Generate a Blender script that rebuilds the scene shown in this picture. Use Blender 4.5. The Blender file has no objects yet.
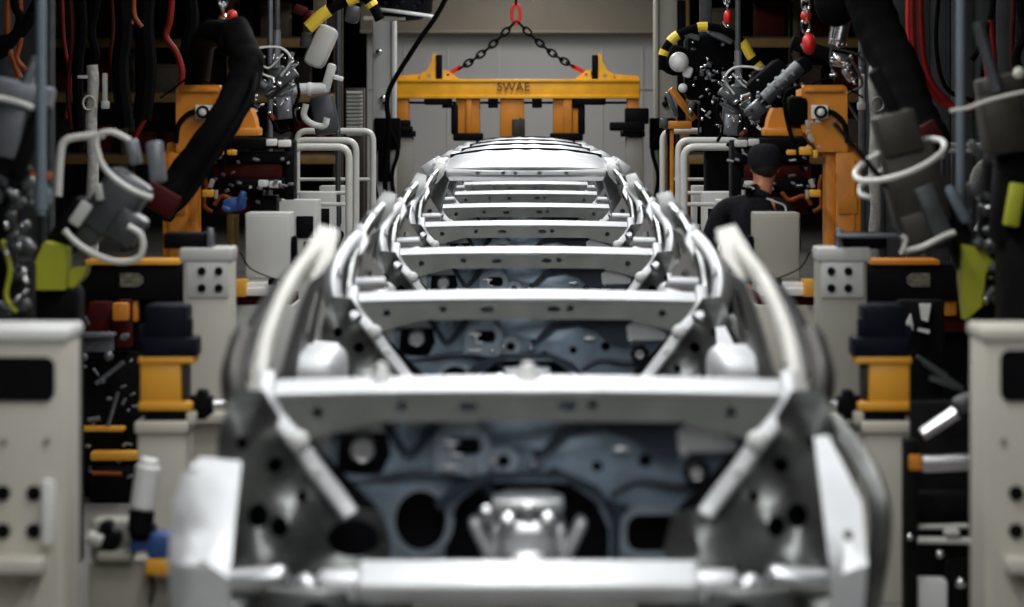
import bpy, bmesh, math, random
from mathutils import Vector, Matrix, Euler

# ------------------------------------------------------------------ camera, world, light
SC = bpy.context.scene
COL = SC.collection
F = 3220.0            # focal length in pixels of the 1024 px wide frame
VX, VY = 525.0, 115.0  # where the line of car bodies vanishes
EYE = 2.0
cam_d = bpy.data.cameras.new('camera')
cam = bpy.data.objects.new('camera', cam_d)
COL.objects.link(cam)
cam.location = (0, 0, EYE)
cam.rotation_euler = (math.pi / 2, 0, 0)
cam_d.sensor_fit = 'HORIZONTAL'
cam_d.sensor_width = 36.0
cam_d.lens = F * 36.0 / 1024.0
cam_d.shift_x = -(VX - 512.0) / 1024.0
cam_d.shift_y = -(303.5 - VY) / 1024.0
cam_d.clip_end = 200
cam_d.dof.use_dof = True
cam_d.dof.focus_distance = 27.0
cam_d.dof.aperture_fstop = 2.7
cam_d.dof.aperture_blades = 0
SC.camera = cam

world = bpy.data.worlds.new('hall_ambience')
SC.world = world
world.use_nodes = True
bg = world.node_tree.nodes['Background']
bg.inputs[0].default_value = (0.75, 0.85, 1.0, 1)
bg.inputs[1].default_value = 0.02

vs = SC.view_settings
vs.view_transform = 'Standard'
vs.look = 'None'
vs.exposure = 0.0
vs.gamma = 1.0
vs.use_curve_mapping = False
SC.cycles.use_denoising = True

LAMP_Z = 4.55
LAMP_ROWS = ((0.0, 72.0, 60), (-1.9, 12.0, 24), (1.9, 6.0, 24))   # x, watts per fitting, how far the row runs
LAMP_YS = [-0.6 + 3.1 * i for i in range(17)]

# ------------------------------------------------------------------ materials
def mat(name, color, rough=0.5, metal=0.0, var=0.15, scale=8.0, bump=0.0, emit=0.0, coat=0.0, spec=None):
    m = bpy.data.materials.new(name)
    m.use_nodes = True
    nt = m.node_tree
    b = nt.nodes['Principled BSDF']
    b.inputs['Roughness'].default_value = rough
    b.inputs['Metallic'].default_value = metal
    if spec is not None:
        b.inputs['Specular IOR Level'].default_value = spec
    if coat:
        b.inputs['Coat Weight'].default_value = coat
    tc = nt.nodes.new('ShaderNodeTexCoord')
    nz = nt.nodes.new('ShaderNodeTexNoise')
    nz.inputs['Scale'].default_value = scale
    nz.inputs['Detail'].default_value = 4.0
    nt.links.new(tc.outputs['Object'], nz.inputs['Vector'])
    rp = nt.nodes.new('ShaderNodeValToRGB')
    rp.color_ramp.elements[0].position = 0.3
    rp.color_ramp.elements[1].position = 0.7
    rp.color_ramp.elements[0].color = tuple(c * (1 - var) for c in color) + (1,)
    rp.color_ramp.elements[1].color = tuple(min(1, c * (1 + var)) for c in color) + (1,)
    nt.links.new(nz.outputs['Fac'], rp.inputs['Fac'])
    nt.links.new(rp.outputs['Color'], b.inputs['Base Color'])
    if bump:
        bp = nt.nodes.new('ShaderNodeBump')
        bp.inputs['Strength'].default_value = bump
        bp.inputs['Distance'].default_value = 0.01
        nt.links.new(nz.outputs['Fac'], bp.inputs['Height'])
        nt.links.new(bp.outputs['Normal'], b.inputs['Normal'])
    if emit:
        b.inputs['Emission Color'].default_value = tuple(color) + (1,)
        b.inputs['Emission Strength'].default_value = emit
    return m

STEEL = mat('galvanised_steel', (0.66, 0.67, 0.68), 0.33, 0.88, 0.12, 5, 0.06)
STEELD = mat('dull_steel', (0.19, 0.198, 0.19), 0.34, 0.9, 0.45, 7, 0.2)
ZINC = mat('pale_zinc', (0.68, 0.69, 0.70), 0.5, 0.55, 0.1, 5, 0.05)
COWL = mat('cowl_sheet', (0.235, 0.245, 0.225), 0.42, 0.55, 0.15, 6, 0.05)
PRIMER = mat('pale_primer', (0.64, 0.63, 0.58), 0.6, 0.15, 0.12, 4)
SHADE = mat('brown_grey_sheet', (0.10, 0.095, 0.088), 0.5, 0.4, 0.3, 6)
DASH = mat('blue_grey_sheet', (0.25, 0.325, 0.40), 0.34, 0.35, 0.3, 7, 0.08)
DASHL = mat('pale_blue_sheet', (0.29, 0.345, 0.40), 0.38, 0.5, 0.15, 7)
NAVY = mat('navy_sound_pad', (0.012, 0.022, 0.04), 0.5, 0.0, 0.2, 9)
GAPDARK = mat('gap_black', (0.006, 0.006, 0.008), 0.6, 0, 0.2, spec=0.06)  # black standing for the shade in holes, openings and roof gaps
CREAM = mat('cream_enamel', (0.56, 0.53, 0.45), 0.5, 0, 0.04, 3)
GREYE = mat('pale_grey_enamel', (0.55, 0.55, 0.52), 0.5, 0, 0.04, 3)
CREAMD = mat('stone_or_dim_enamel', (0.33, 0.315, 0.26), 0.55, 0, 0.05, 3)  # also a dimmed cream: weaker light on the right put into the colour
BLACK = mat('black_plastic', (0.005, 0.005, 0.006), 0.5, 0, 0.2, spec=0.06)
RUBBER = mat('black_rubber', (0.0022, 0.0022, 0.0024), 0.8, 0, 0.2, spec=0.06)
NAVYCAP = mat('navy_black_cap', (0.007, 0.008, 0.014), 0.45, 0, 0.2, spec=0.06)
AMBER = mat('amber_paint', (0.78, 0.36, 0.03), 0.45, 0, 0.08, 4)
ORANGE = mat('orange_paint', (0.62, 0.215, 0.012), 0.5, 0, 0.12, 4)
LIFT = mat('lift_yellow_paint', (0.92, 0.43, 0.015), 0.45, 0, 0.15, 4)
LIME = mat('lime_paint', (0.38, 0.40, 0.02), 0.5, 0, 0.15, 4)
YELLOW = mat('yellow_hose', (0.85, 0.60, 0.05), 0.5, 0, 0.08)
RED = mat('red_paint', (0.6, 0.02, 0.012), 0.45, 0, 0.1)
REDHOSE = mat('red_hose', (0.20, 0.010, 0.008), 0.55, 0, 0.2, spec=0.2)
DKRED = mat('dark_red_paint', (0.055, 0.004, 0.003), 0.6, 0, 0.2, spec=0.15)
ORHOSE = mat('orange_hose', (0.26, 0.06, 0.012), 0.55, 0, 0.2, spec=0.2)
BLUE = mat('blue_plastic', (0.02, 0.07, 0.24), 0.45, 0, 0.25)
WHITE = mat('white_enamel', (0.78, 0.78, 0.76), 0.4, 0, 0.04)
TUBE = mat('white_tube_paint', (0.66, 0.65, 0.60), 0.4, 0, 0.05)
SLEEVE = mat('white_sleeve', (0.46, 0.45, 0.41), 0.8, 0, 0.25, 30, 0.4)
CHROME = mat('bright_metal', (0.75, 0.75, 0.76), 0.22, 1.0, 0.08, 20)
GUN = mat('gun_grey', (0.075, 0.08, 0.083), 0.42, 0.4, 0.2, 10)
GUNL = mat('light_gun_grey', (0.20, 0.21, 0.23), 0.4, 0.5, 0.15, 10)
GUNB = mat('bronze_gun_grey', (0.03, 0.027, 0.02), 0.5, 0.15, 0.2, 10)
POLE = mat('slate_blue_pole', (0.16, 0.20, 0.23), 0.5, 0.2, 0.1, 10)
RACKW = mat('mustard_rack_paint', (0.22, 0.13, 0.035), 0.6, 0, 0.15)
RACKP = mat('rack_post_paint', (0.07, 0.055, 0.035), 0.6, 0, 0.2)
CRATE = mat('dark_crate', (0.02, 0.018, 0.016), 0.7, 0, 0.3, spec=0.06)
MACH = mat('dark_machine_paint', (0.007, 0.0065, 0.0065), 0.6, 0, 0.3, spec=0.06)
SKIN = mat('skin', (0.50, 0.20, 0.12), 0.55, 0, 0.08, 20)
CLOTH = mat('black_cloth', (0.012, 0.012, 0.014), 0.85, 0, 0.25, 40, 0.2, spec=0.06)
HAIR = mat('dark_hair', (0.012, 0.009, 0.007), 0.7, 0, 0.3, 60, 0.3)
PIPING = mat('pale_piping', (0.6, 0.58, 0.5), 0.6, 0, 0.05)
TEXT = mat('dark_lettering', (0.10, 0.035, 0.008), 0.6)
WALLM = mat('pale_wall_sheet', (0.54, 0.52, 0.495), 0.6, 0, 0.05, 0.6)
BEIGE = mat('beige_beam_paint', (0.36, 0.315, 0.24), 0.6, 0, 0.06, 2)
DARKWALL = mat('dark_wall_paint', (0.02, 0.017, 0.014), 0.8, 0, 0.2, 1)
CEIL = mat('ceiling_sheet', (0.06, 0.06, 0.06), 0.8, 0, 0.1, 1)
CONC = mat('concrete', (0.20, 0.19, 0.175), 0.55, 0, 0.18, 1.5, 0.05)
LAMPW = mat('lamp_tube_glow', (1.0, 0.98, 0.95), 0.5, 0, 0.0, 1, 0, 5.0)
SCREEN = mat('screen_paint', (0.05, 0.052, 0.056), 0.55, 0.2, 0.2, 5)
PLATE = mat('worn_label_plate', (0.12, 0.11, 0.08), 0.6, 0, 0.6, 40)

# ------------------------------------------------------------------ helpers
def P(px, py, Y):
    """world point at distance Y from a measured direction in the photograph"""
    return Vector(((px - VX) / F * Y, Y, EYE - (py - VY) / F * Y))

def smooth_path(pts, n=6, closed=False):
    pts = [Vector(p) for p in pts]
    if len(pts) < 3:
        return pts
    out = []
    N = len(pts)
    rng = range(N) if closed else range(N - 1)
    for i in rng:
        p1, p2 = pts[i], pts[(i + 1) % N]
        p0 = pts[i - 1] if (i > 0 or closed) else p1 * 2 - p2
        p3 = pts[(i + 2) % N] if (i + 2 < N or closed) else p2 * 2 - p1
        for k in range(n):
            t = k / n
            out.append(0.5 * (2 * p1 + (p2 - p0) * t + (2 * p0 - 5 * p1 + 4 * p2 - p3) * t * t
                              + (3 * p1 - p0 - 3 * p2 + p3) * t ** 3))
    if not closed:
        out.append(pts[-1])
    return out

def round_path(pts, r, n=5):
    """polyline with filleted corners"""
    pts = [Vector(p) for p in pts]
    out = [pts[0]]
    for i in range(1, len(pts) - 1):
        a, b, c = pts[i - 1], pts[i], pts[i + 1]
        d1, d2 = (a - b), (c - b)
        k = min(r, d1.length * 0.48, d2.length * 0.48)
        s, e = b + d1.normalized() * k, b + d2.normalized() * k
        for j in range(n + 1):
            t = j / n
            out.append(s * (1 - t) ** 2 + b * 2 * t * (1 - t) + e * t * t)
    out.append(pts[-1])
    return out

def ell(cx, cz, rx, rz, n=18):
    return [(cx + rx * math.cos(2 * math.pi * i / n), cz + rz * math.sin(2 * math.pi * i / n)) for i in range(n)]

def rrect(x0, z0, x1, z1, r, n=4):
    out = []
    for cx, cz, a in ((x1 - r, z1 - r, 0), (x0 + r, z1 - r, 90), (x0 + r, z0 + r, 180), (x1 - r, z0 + r, 270)):
        for k in range(n + 1):
            t = math.radians(a + 90 * k / n)
            out.append((cx + r * math.cos(t), cz + r * math.sin(t)))
    return out

class MB:
    """collects shapes in one bmesh"""
    def __init__(self):
        self.items = []

    @property
    def bm(self):
        if not self.items:
            self.items.append(bmesh.new())
        return self.items[-1]

    def begin(self):
        self.items.append(bmesh.new())
        return self.items[-1]

    def clusters(self):
        """shapes that touch or lie close together stay one mesh; far-apart ones become meshes of their own"""
        box = []
        for b in self.items:
            c = [v.co for v in b.verts]
            lo = Vector((min(v.x for v in c), min(v.y for v in c), min(v.z for v in c)))
            hi = Vector((max(v.x for v in c), max(v.y for v in c), max(v.z for v in c)))
            box.append((lo, hi, max(hi - lo)))
        n = len(box)
        g = list(range(n))
        for i in range(n):
            for j in range(i):
                a, b = box[i], box[j]
                gap = Vector([max(0, a[0][k] - b[1][k], b[0][k] - a[1][k]) for k in range(3)]).length
                if gap <= max(0.018, 0.3 * max(a[2], b[2])) and g[i] != g[j]:
                    o, w = g[i], g[j]
                    g = [w if q == o else q for q in g]
        out = []
        for k in dict.fromkeys(g):
            t = bmesh.new()
            for i in range(n):
                if g[i] == k:
                    me = bpy.data.meshes.new('tmp')
                    self.items[i].to_mesh(me)
                    t.from_mesh(me)
                    bpy.data.meshes.remove(me)
            out.append(t)
        for b in self.items:
            b.free()
        self.items = []
        return sorted(out, key=lambda t: -len(t.verts))

    def box(self, c, s, rot=(0, 0, 0), bev=0.0, seg=2):
        t = bmesh.new()
        bmesh.ops.create_cube(t, size=1.0)
        bmesh.ops.scale(t, vec=s, verts=t.verts)
        if bev:
            bmesh.ops.bevel(t, geom=t.edges[:], offset=min(bev, min(s) * 0.45), segments=seg, affect='EDGES', profile=0.5)
        M = Matrix.Translation(Vector(c)) @ (rot if isinstance(rot, Matrix) else Euler(rot).to_matrix().to_4x4())
        bmesh.ops.transform(t, matrix=M, verts=t.verts)
        self._add(t)
        return self

    def _add(self, t):
        me = bpy.data.meshes.new('tmp')
        t.to_mesh(me)
        t.free()
        self.begin().from_mesh(me)
        bpy.data.meshes.remove(me)

    def pbox(self, x0, y0, x1, y1, Y, depth, bev=0.006, floor=False):
        a, b = P(x0, y0, Y), P(x1, y1, Y)
        z0 = 0.0 if floor else b.z
        self.box(((a.x + b.x) / 2, Y + depth / 2, (a.z + z0) / 2), (abs(b.x - a.x), depth, abs(a.z - z0)), bev=bev)
        return self

    def pobox(self, cx, cy, w, h, ang, Y, depth, bev=0.01, yaw=0.0):
        """box seen front-on, w x h pixels, turned by ang degrees clockwise in the view"""
        k = Y / F
        M = Euler((0, math.radians(ang), math.radians(yaw))).to_matrix().to_4x4()
        c = P(cx, cy, Y)
        c.y += depth / 2
        return self.box(c, (w * k, depth, h * k), M, bev)

    def sweep(self, pts, prof, closed=False, up=(0, 0, 1), scale=None, cap=True):
        pts = [Vector(p) for p in pts]
        n = len(pts)
        self.begin()
        rings = []
        U = None
        for i, p in enumerate(pts):
            if closed:
                t = (pts[(i + 1) % n] - pts[i - 1]).normalized()
            else:
                t = (pts[min(i + 1, n - 1)] - pts[max(i - 1, 0)]).normalized()
            if U is None:
                u = Vector(up)
                if abs(u.dot(t)) > 0.95:
                    u = Vector((1, 0, 0)) if abs(t.x) < 0.9 else Vector((0, 1, 0))
                U = (u - t * u.dot(t)).normalized()
            else:
                U = (U - t * U.dot(t)).normalized()
            W = t.cross(U)
            s = scale[i] if scale else 1.0
            rings.append([self.bm.verts.new(p + W * a * s + U * b * s) for a, b in prof])
        m = len(prof)
        rng = range(n) if closed else range(n - 1)
        for i in rng:
            A, B = rings[i], rings[(i + 1) % n]
            for j in range(m):
                self.bm.faces.new((A[j], A[(j + 1) % m], B[(j + 1) % m], B[j]))
        if not closed and cap:
            self.bm.faces.new(rings[0][::-1])
            self.bm.faces.new(rings[-1])
        return self

    def tube(self, pts, r, seg=10, closed=False, scale=None):
        prof = [(r * math.cos(2 * math.pi * i / seg), r * math.sin(2 * math.pi * i / seg)) for i in range(seg)]
        return self.sweep(pts, prof, closed, scale=scale)

    def ptube(self, pts, rpx, Y=None, n=6, seg=10, closed=False, corner=None):
        v = [P(p[0], p[1], p[2] if len(p) > 2 else Y) for p in pts]
        Ym = sum(q.y for q in v) / len(v)
        r = rpx * Ym / F
        path = round_path(v, corner * Ym / F) if corner else smooth_path(v, n, closed)
        return self.tube(path, r, seg, closed)

    def cyl(self, p0, p1, r, r1=None, seg=20, bev=0.0):
        p0, p1 = Vector(p0), Vector(p1)
        r1 = r if r1 is None else r1
        prof = [(math.cos(2 * math.pi * i / seg), math.sin(2 * math.pi * i / seg)) for i in range(seg)]
        if bev:
            d = (p1 - p0).normalized() * bev
            return self.sweep([p0, p0 + d, p1 - d, p1], prof, scale=[r - bev, r, r1, r1 - bev])
        return self.sweep([p0, p1], prof, scale=[r, r1])

    def lathe(self, prof, origin, axis=(0, 0, 1), seg=24):
        A = Vector(axis).normalized()
        U = A.orthogonal().normalized()
        W = A.cross(U)
        o = Vector(origin)
        self.begin()
        rings = []
        for r, h in prof:
            rings.append([self.bm.verts.new(o + A * h + (U * math.cos(2 * math.pi * i / seg) + W * math.sin(2 * math.pi * i / seg)) * max(r, 1e-4)) for i in range(seg)])
        for A_, B_ in zip(rings, rings[1:]):
            for j in range(seg):
                self.bm.faces.new((A_[j], A_[(j + 1) % seg], B_[(j + 1) % seg], B_[j]))
        self.bm.faces.new(rings[0][::-1])
        self.bm.faces.new(rings[-1])
        return self

    def sphere(self, c, r, seg=16, sq=(1, 1, 1)):
        t = bmesh.new()
        bmesh.ops.create_uvsphere(t, u_segments=seg, v_segments=max(8, seg // 2), radius=r)
        bmesh.ops.scale(t, vec=sq, verts=t.verts)
        bmesh.ops.translate(t, vec=Vector(c), verts=t.verts)
        self._add(t)
        return self

    def plate(self, outline, holes, thick, place, cuts=0, warp=None):
        """sheet with real holes: outline and holes in 2-D, place(u, v) -> 3-D point, thick = offset vector"""
        t = bmesh.new()
        edges = []
        for loop in [outline] + list(holes):
            vs_ = [t.verts.new((a, 0, b)) for a, b in loop]
            for i in range(len(vs_)):
                edges.append(t.edges.new((vs_[i], vs_[(i + 1) % len(vs_)])))
        bmesh.ops.triangle_fill(t, use_beauty=True, use_dissolve=False, edges=edges, normal=(0, -1, 0))
        if cuts:
            bmesh.ops.subdivide_edges(t, edges=t.edges[:], cuts=cuts, use_grid_fill=False)
            bmesh.ops.triangulate(t, faces=t.faces[:])
        r = bmesh.ops.extrude_face_region(t, geom=t.faces[:])
        new = set(v for v in r['geom'] if isinstance(v, bmesh.types.BMVert))
        th = Vector(thick)
        for v in t.verts:
            p = Vector(place(v.co.x, v.co.z))
            v.co = p + th if v in new else p
        bmesh.ops.recalc_face_normals(t, faces=t.faces[:])
        self._add(t)
        return self

    def pplate(self, poly, Y, depth, holes=()):
        k = lambda q: ((q[0] - VX) / F * Y, EYE - (q[1] - VY) / F * Y)
        return self.plate([k(q) for q in poly], [[k(q) for q in h] for h in holes], (0, depth, 0), lambda a, b: (a, Y, b))

def prop(o, label=None, cat=None, group=None, kind=None):
    if label: o['label'] = label
    if cat: o['category'] = cat
    if group: o['group'] = group
    if kind: o['kind'] = kind
    return o

def mesh_object(name, mb, m, parent=None, base=None, mirror=False, sharp=35, split=False):
    first = None
    cl = mb.clusters()
    if not split and len(cl) > 1:
        t = bmesh.new()
        for b in cl:
            me = bpy.data.meshes.new('tmp')
            b.to_mesh(me)
            b.free()
            t.from_mesh(me)
            bpy.data.meshes.remove(me)
        cl = [t]
    for bm in cl:
        if mirror:
            bmesh.ops.scale(bm, vec=(-1, 1, 1), verts=bm.verts)
            bmesh.ops.reverse_faces(bm, faces=bm.faces[:])
        if base is not None:
            bmesh.ops.translate(bm, vec=-Vector(base), verts=bm.verts)
        bmesh.ops.recalc_face_normals(bm, faces=bm.faces[:])
        me = bpy.data.meshes.new(name)
        bm.to_mesh(me)
        bm.free()
        me.polygons.foreach_set('use_smooth', [True] * len(me.polygons))
        me.set_sharp_from_angle(angle=math.radians(sharp))
        me.materials.append(m)
        o = bpy.data.objects.new(name, me)
        COL.objects.link(o)
        if parent is not None:
            o.parent = parent
        first = first or o
    return first

def glints(t, name, m_, x0, y0, x1, y1, Y, n, seed, big=5):
    """many small clamps, nuts and pins fixed on the face of a machine"""
    rnd = random.Random(seed)
    mb = MB()
    for i in range(n):
        x, y = rnd.uniform(x0, x1), rnd.uniform(y0, y1)
        if i % 3 == 0:
            mb.cyl(P(x, y, Y), P(x + rnd.uniform(-big, big), y + rnd.uniform(-big, big), Y - 0.02), rnd.uniform(0.006, 0.012), seg=8)
        else:
            mb.pobox(x, y, rnd.uniform(1.2, big), rnd.uniform(1.2, big * 0.7), rnd.uniform(-60, 60), Y - 0.03, 0.05, 0.003)
    t.part(name, m_, mb)

class Thing:
    """an Empty at the base of a thing; its parts are given in world space (left hand side) and mirrored when asked"""
    def __init__(self, name, label, cat, base, group=None, mirror=False):
        b = Vector(base)
        if mirror:
            b.x = -b.x
        self.base, self.mirror = b, mirror
        self.o = bpy.data.objects.new(name, None)
        self.o.empty_display_size = 0.2
        COL.objects.link(self.o)
        self.o.location = b
        prop(self.o, label, cat, group)

    def part(self, name, m, mb, parent=None, label=None):
        o = mesh_object(name, mb, m, parent or self.o, self.base, self.mirror, split=True)
        if label:
            o['label'] = label
        return o

def single(name, m, mb, label, cat, base, group=None, mirror=False):
    b = Vector(base)
    if mirror: b.x = -b.x
    o = mesh_object(name, mb, m, None, b, mirror)
    o.location = b
    return prop(o, label, cat, group)

def structure(name, m, mb, parent=None):
    o = mesh_object(name, mb, m, parent, split=parent is not None)
    if parent is None:
        o['kind'] = 'structure'
    return o

def copy_tree(o, parent=None):
    c = o.copy()
    COL.objects.link(c)
    if parent is not None:
        c.parent = parent
    for ch in [x for x in o.children]:
        copy_tree(ch, c)
    return c

R = math.radians

# ------------------------------------------------------------------ the hall
structure('floor', CONC, MB().box((0, 26, -0.05), (16, 64, 0.1)))
structure('ceiling', CEIL, MB().box((0, 26, 6.65), (16, 64, 0.1)))
structure('wall_left', DARKWALL, MB().box((-8.05, 26, 3.3), (0.1, 64, 6.6)))
structure('wall_right', DARKWALL, MB().box((8.05, 26, 3.3), (0.1, 64, 6.6)))
structure('wall_back', DARKWALL, MB().box((0, 58.05, 3.3), (16.2, 0.1, 6.6)))
# pale sheet partition at the end of the line, with its beige header beam and seams
wp = structure('wall_end', WALLM, MB().box((-0.05, 52.05, 2.6), (5.0, 0.1, 5.2)))
m = MB()
for x in (-1.95, -1.25, -0.42, 0.45, 1.25, 1.9):
    m.box((x, 51.99, 1.55), (0.025, 0.02, 3.1), bev=0.004)
m.box((-0.05, 51.985, 2.42), (4.9, 0.03, 0.03), bev=0.004)
structure('seam', GREYE, m, wp)
structure('trim_1', BEIGE, MB().box((-0.05, 51.85, 3.85), (5.2, 0.3, 0.98), bev=0.02).box((-0.05, 51.8, 3.34), (5.2, 0.4, 0.05), bev=0.01))
# overhead rails along both sides, from which hoses and tools hang
for i, x in enumerate((-3.1, -1.98, 1.97, 3.1)):
    mm = MB().box((x, 26, 3.98), (0.12, 52, 0.03)).box((x, 26, 4.09), (0.03, 52, 0.2)).box((x, 26, 4.2), (0.12, 52, 0.03))
    for y in range(2, 52, 7):
        mm.box((x, y, 5.4), (0.05, 0.05, 2.4))
    structure('trim_%d' % (i + 2), MACH, mm)

# long strip lamps above the line
def strip_lamp(x, y, watts):
    t = Thing('strip_lamp', 'white strip lamp hanging high above the assembly line', 'ceiling lamp', (x, y, LAMP_Z), 'strip lamps above the line')
    t.part('housing', GREYE, MB().box((x, y, LAMP_Z + 0.06), (0.34, 2.0, 0.08), bev=0.02))
    m = MB()
    for s in (-0.09, 0.09):
        m.cyl((x + s, y - 0.95, LAMP_Z), (x + s, y + 0.95, LAMP_Z), 0.018, seg=10)
    t.part('lamp_tube', LAMPW, m)
    m = MB()
    for s in (-0.8, 0.8):
        m.cyl((x, y + s, LAMP_Z + 0.09), (x, y + s, 6.6), 0.01, seg=6)
    t.part('hanger', STEELD, m)
    d = bpy.data.lights.new('lamp_light', 'AREA')
    d.shape = 'RECTANGLE'
    d.size, d.size_y = 0.32, 2.0
    d.energy = watts
    d.color = (0.97, 0.985, 1.0)
    l = bpy.data.objects.new('lamp_light', d)
    COL.objects.link(l)
    l.parent = t.o
    l.location = (0, 0, -0.03)
for lx, w, reach in LAMP_ROWS:
    for ly in LAMP_YS:
        if ly < reach and (lx == 0 or ly > 2):
            strip_lamp(lx, ly, w)

# ------------------------------------------------------------------ roller conveyor under the bodies
cv = Thing('conveyor', 'long low steel conveyor carrying the row of car bodies', 'conveyor', (0, 24, 0))
m = MB()
for s in (-1, 1):
    m.box((s * 0.47, 24, 0.50), (0.12, 38, 0.15), bev=0.01)
cv.part('rail', STEELD, m)
m = MB()
for y in range(6, 44, 3):
    for s in (-1, 1):
        m.box((s * 0.47, y, 0.2125), (0.1, 0.14, 0.425), bev=0.005)
    m.box((0, y, 0.3), (0.84, 0.08, 0.08), bev=0.005)
cv.part('support_frame', CREAMD, m)

# ------------------------------------------------------------------ car bodies
def lin(x, pts):
    for (a, b), (c, d) in zip(pts, pts[1:]):
        if x <= c:
            return b + (d - b) * (x - a) / (c - a)
    return pts[-1][1]

def make_body():
    """one unpainted body in white, nose towards -y, cowl at y = 0, z from the hall floor"""
    t = Thing('car_body', '', 'car body', (0, 0, 0))
    both = (-1, 1)
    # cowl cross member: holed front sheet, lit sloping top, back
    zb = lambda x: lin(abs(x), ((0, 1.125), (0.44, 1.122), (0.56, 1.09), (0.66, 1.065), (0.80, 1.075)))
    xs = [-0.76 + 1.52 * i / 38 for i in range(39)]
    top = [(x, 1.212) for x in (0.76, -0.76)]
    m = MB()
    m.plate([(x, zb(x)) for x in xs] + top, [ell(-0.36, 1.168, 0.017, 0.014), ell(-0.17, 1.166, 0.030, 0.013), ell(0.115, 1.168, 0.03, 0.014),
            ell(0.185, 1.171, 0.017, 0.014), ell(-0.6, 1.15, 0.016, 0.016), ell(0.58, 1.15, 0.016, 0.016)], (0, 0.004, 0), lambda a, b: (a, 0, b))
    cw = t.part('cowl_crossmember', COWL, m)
    prof = [(0.0, -0.022), (-0.010, -0.010), (0.0, 0.004), (0.02, 0.012), (0.10, 0.020), (0.15, 0.020), (0.16, 0.01), (0.155, -0.14), (0.14, -0.14), (0.135, 0.0), (0.02, -0.022)]
    m = MB()
    pts = [(x, 0, 1.212 + 0.012 * (1 - (x / 0.72) ** 2)) for x in [-0.74 + 1.48 * i / 16 for i in range(17)]]
    m.sweep(pts, [(-a, b) for a, b in prof])
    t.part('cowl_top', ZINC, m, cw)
    m = MB()
    for x, r in ((-0.42, 0.022), (0.0, 0.027)):
        m.lathe([(r * 1.3, 0.0), (r * 1.3, 0.012), (r, 0.02), (r * 0.9, 0.04), (r * 0.5, 0.055), (0.002, 0.058)], (x, 0.07, 1.232))
    t.part('locating_stud', WHITE, m, cw)
    # dash panel with its openings
    dy = 0.12
    arch = [(0.235, 0.70), (0.235, 0.80), (0.20, 0.88), (0.12, 0.935), (-0.12, 0.935), (-0.20, 0.88), (-0.24, 0.80), (-0.24, 0.70)]
    outl = [(-0.70, 1.18), (-0.70, 1.08), (-0.62, 0.95), (-0.57, 0.70)] + arch[::-1] + [(0.57, 0.70), (0.62, 0.95), (0.70, 1.08), (0.70, 1.18)]
    hexh = [(-0.555, 0.965), (-0.545, 1.085), (-0.50, 1.125), (-0.415, 1.135), (-0.395, 1.02), (-0.425, 0.955)]
    holes = [hexh, ell(-0.31, 0.825, 0.075, 0.088, 24), rrect(0.285, 0.735, 0.45, 0.845, 0.04), rrect(-0.225, 1.015, -0.135, 1.07, 0.02), ell(-0.07, 1.0, 0.02, 0.02),
             ell(0.03, 1.02, 0.014, 0.014), ell(0.20, 0.985, 0.016, 0.016), ell(0.34, 1.0, 0.02, 0.02), ell(0.075, 0.965, 0.02, 0.016), ell(-0.385, 1.10, 0.012, 0.012), ell(-0.33, 1.10, 0.012, 0.012),
             ell(-0.22, 0.955, 0.015, 0.015), ell(0.52, 0.9, 0.02, 0.02)]
    m = MB()
    m.plate(outl, holes, (0, 0.006, 0), lambda a, b: (a, dy + 0.05 * max(0, 1.0 - b) - 0.02 * math.sin(a * 9) * (b < 1.1), b), cuts=1)
    dash = t.part('dash_panel', DASH, m)
    bead = lambda pts, r: m.tube(smooth_path([(x, dy - 0.015 if z > 0.95 else dy - 0.005, z) for x, z in pts], 5), r, 8)
    m = MB()
    bead([(-0.43, 1.135), (-0.38, 1.06), (-0.345, 1.02), (-0.30, 1.06), (-0.25, 1.135)], 0.012)
    bead([(-0.60, 0.93), (-0.45, 0.945), (-0.30, 0.965), (-0.16, 0.95), (-0.10, 0.90)], 0.014)
    bead([(0.24, 0.9), (0.32, 0.94), (0.45, 0.93), (0.6, 0.97)], 0.012)
    t.part('stiffening_bead', NAVY, m, dash)
    m = MB()
    m.plate([(-0.27, 0.97), (-0.27, 1.06), (-0.235, 1.115), (-0.15, 1.12), (-0.11, 1.07), (-0.095, 0.99), (-0.14, 0.955)], [rrect(-0.225, 1.015, -0.135, 1.07, 0.02)], (0, 0.008, 0), lambda a, b: (a, dy - 0.03, b))
    m.plate(ell(-0.31, 0.825, 0.095, 0.107, 28), [ell(-0.31, 0.825, 0.075, 0.088, 28)], (0, 0.01, 0), lambda a, b: (a, dy - 0.005, b))
    m.plate(rrect(0.265, 0.715, 0.47, 0.865, 0.055), [rrect(0.285, 0.735, 0.45, 0.845, 0.04)], (0, 0.01, 0), lambda a, b: (a, dy - 0.01, b))
    m.plate(ell(-0.07, 1.0, 0.045, 0.045, 20), [ell(-0.07, 1.0, 0.02, 0.02)], (0, 0.01, 0), lambda a, b: (a, dy - 0.03, b))
    t.part('opening_flange', DASHL, m, dash)
    m = MB()
    m.plate([(0.0, 0.985), (0.05, 1.05), (0.10, 1.10), (0.16, 1.13), (0.42, 1.14), (0.47, 1.09), (0.43, 1.0), (0.38, 1.01), (0.30, 1.065), (0.22, 1.09), (0.12, 1.075), (0.06, 1.02)], [], (0, 0.012, 0), lambda a, b: (a, dy - 0.035, b))
    m.plate([(0.24, 0.70), (0.24, 0.82), (0.21, 0.9), (0.26, 0.88), (0.30, 0.87), (0.27, 0.84), (0.262, 0.70)], [], (0, 0.012, 0), lambda a, b: (a, dy - 0.02, b))
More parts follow.
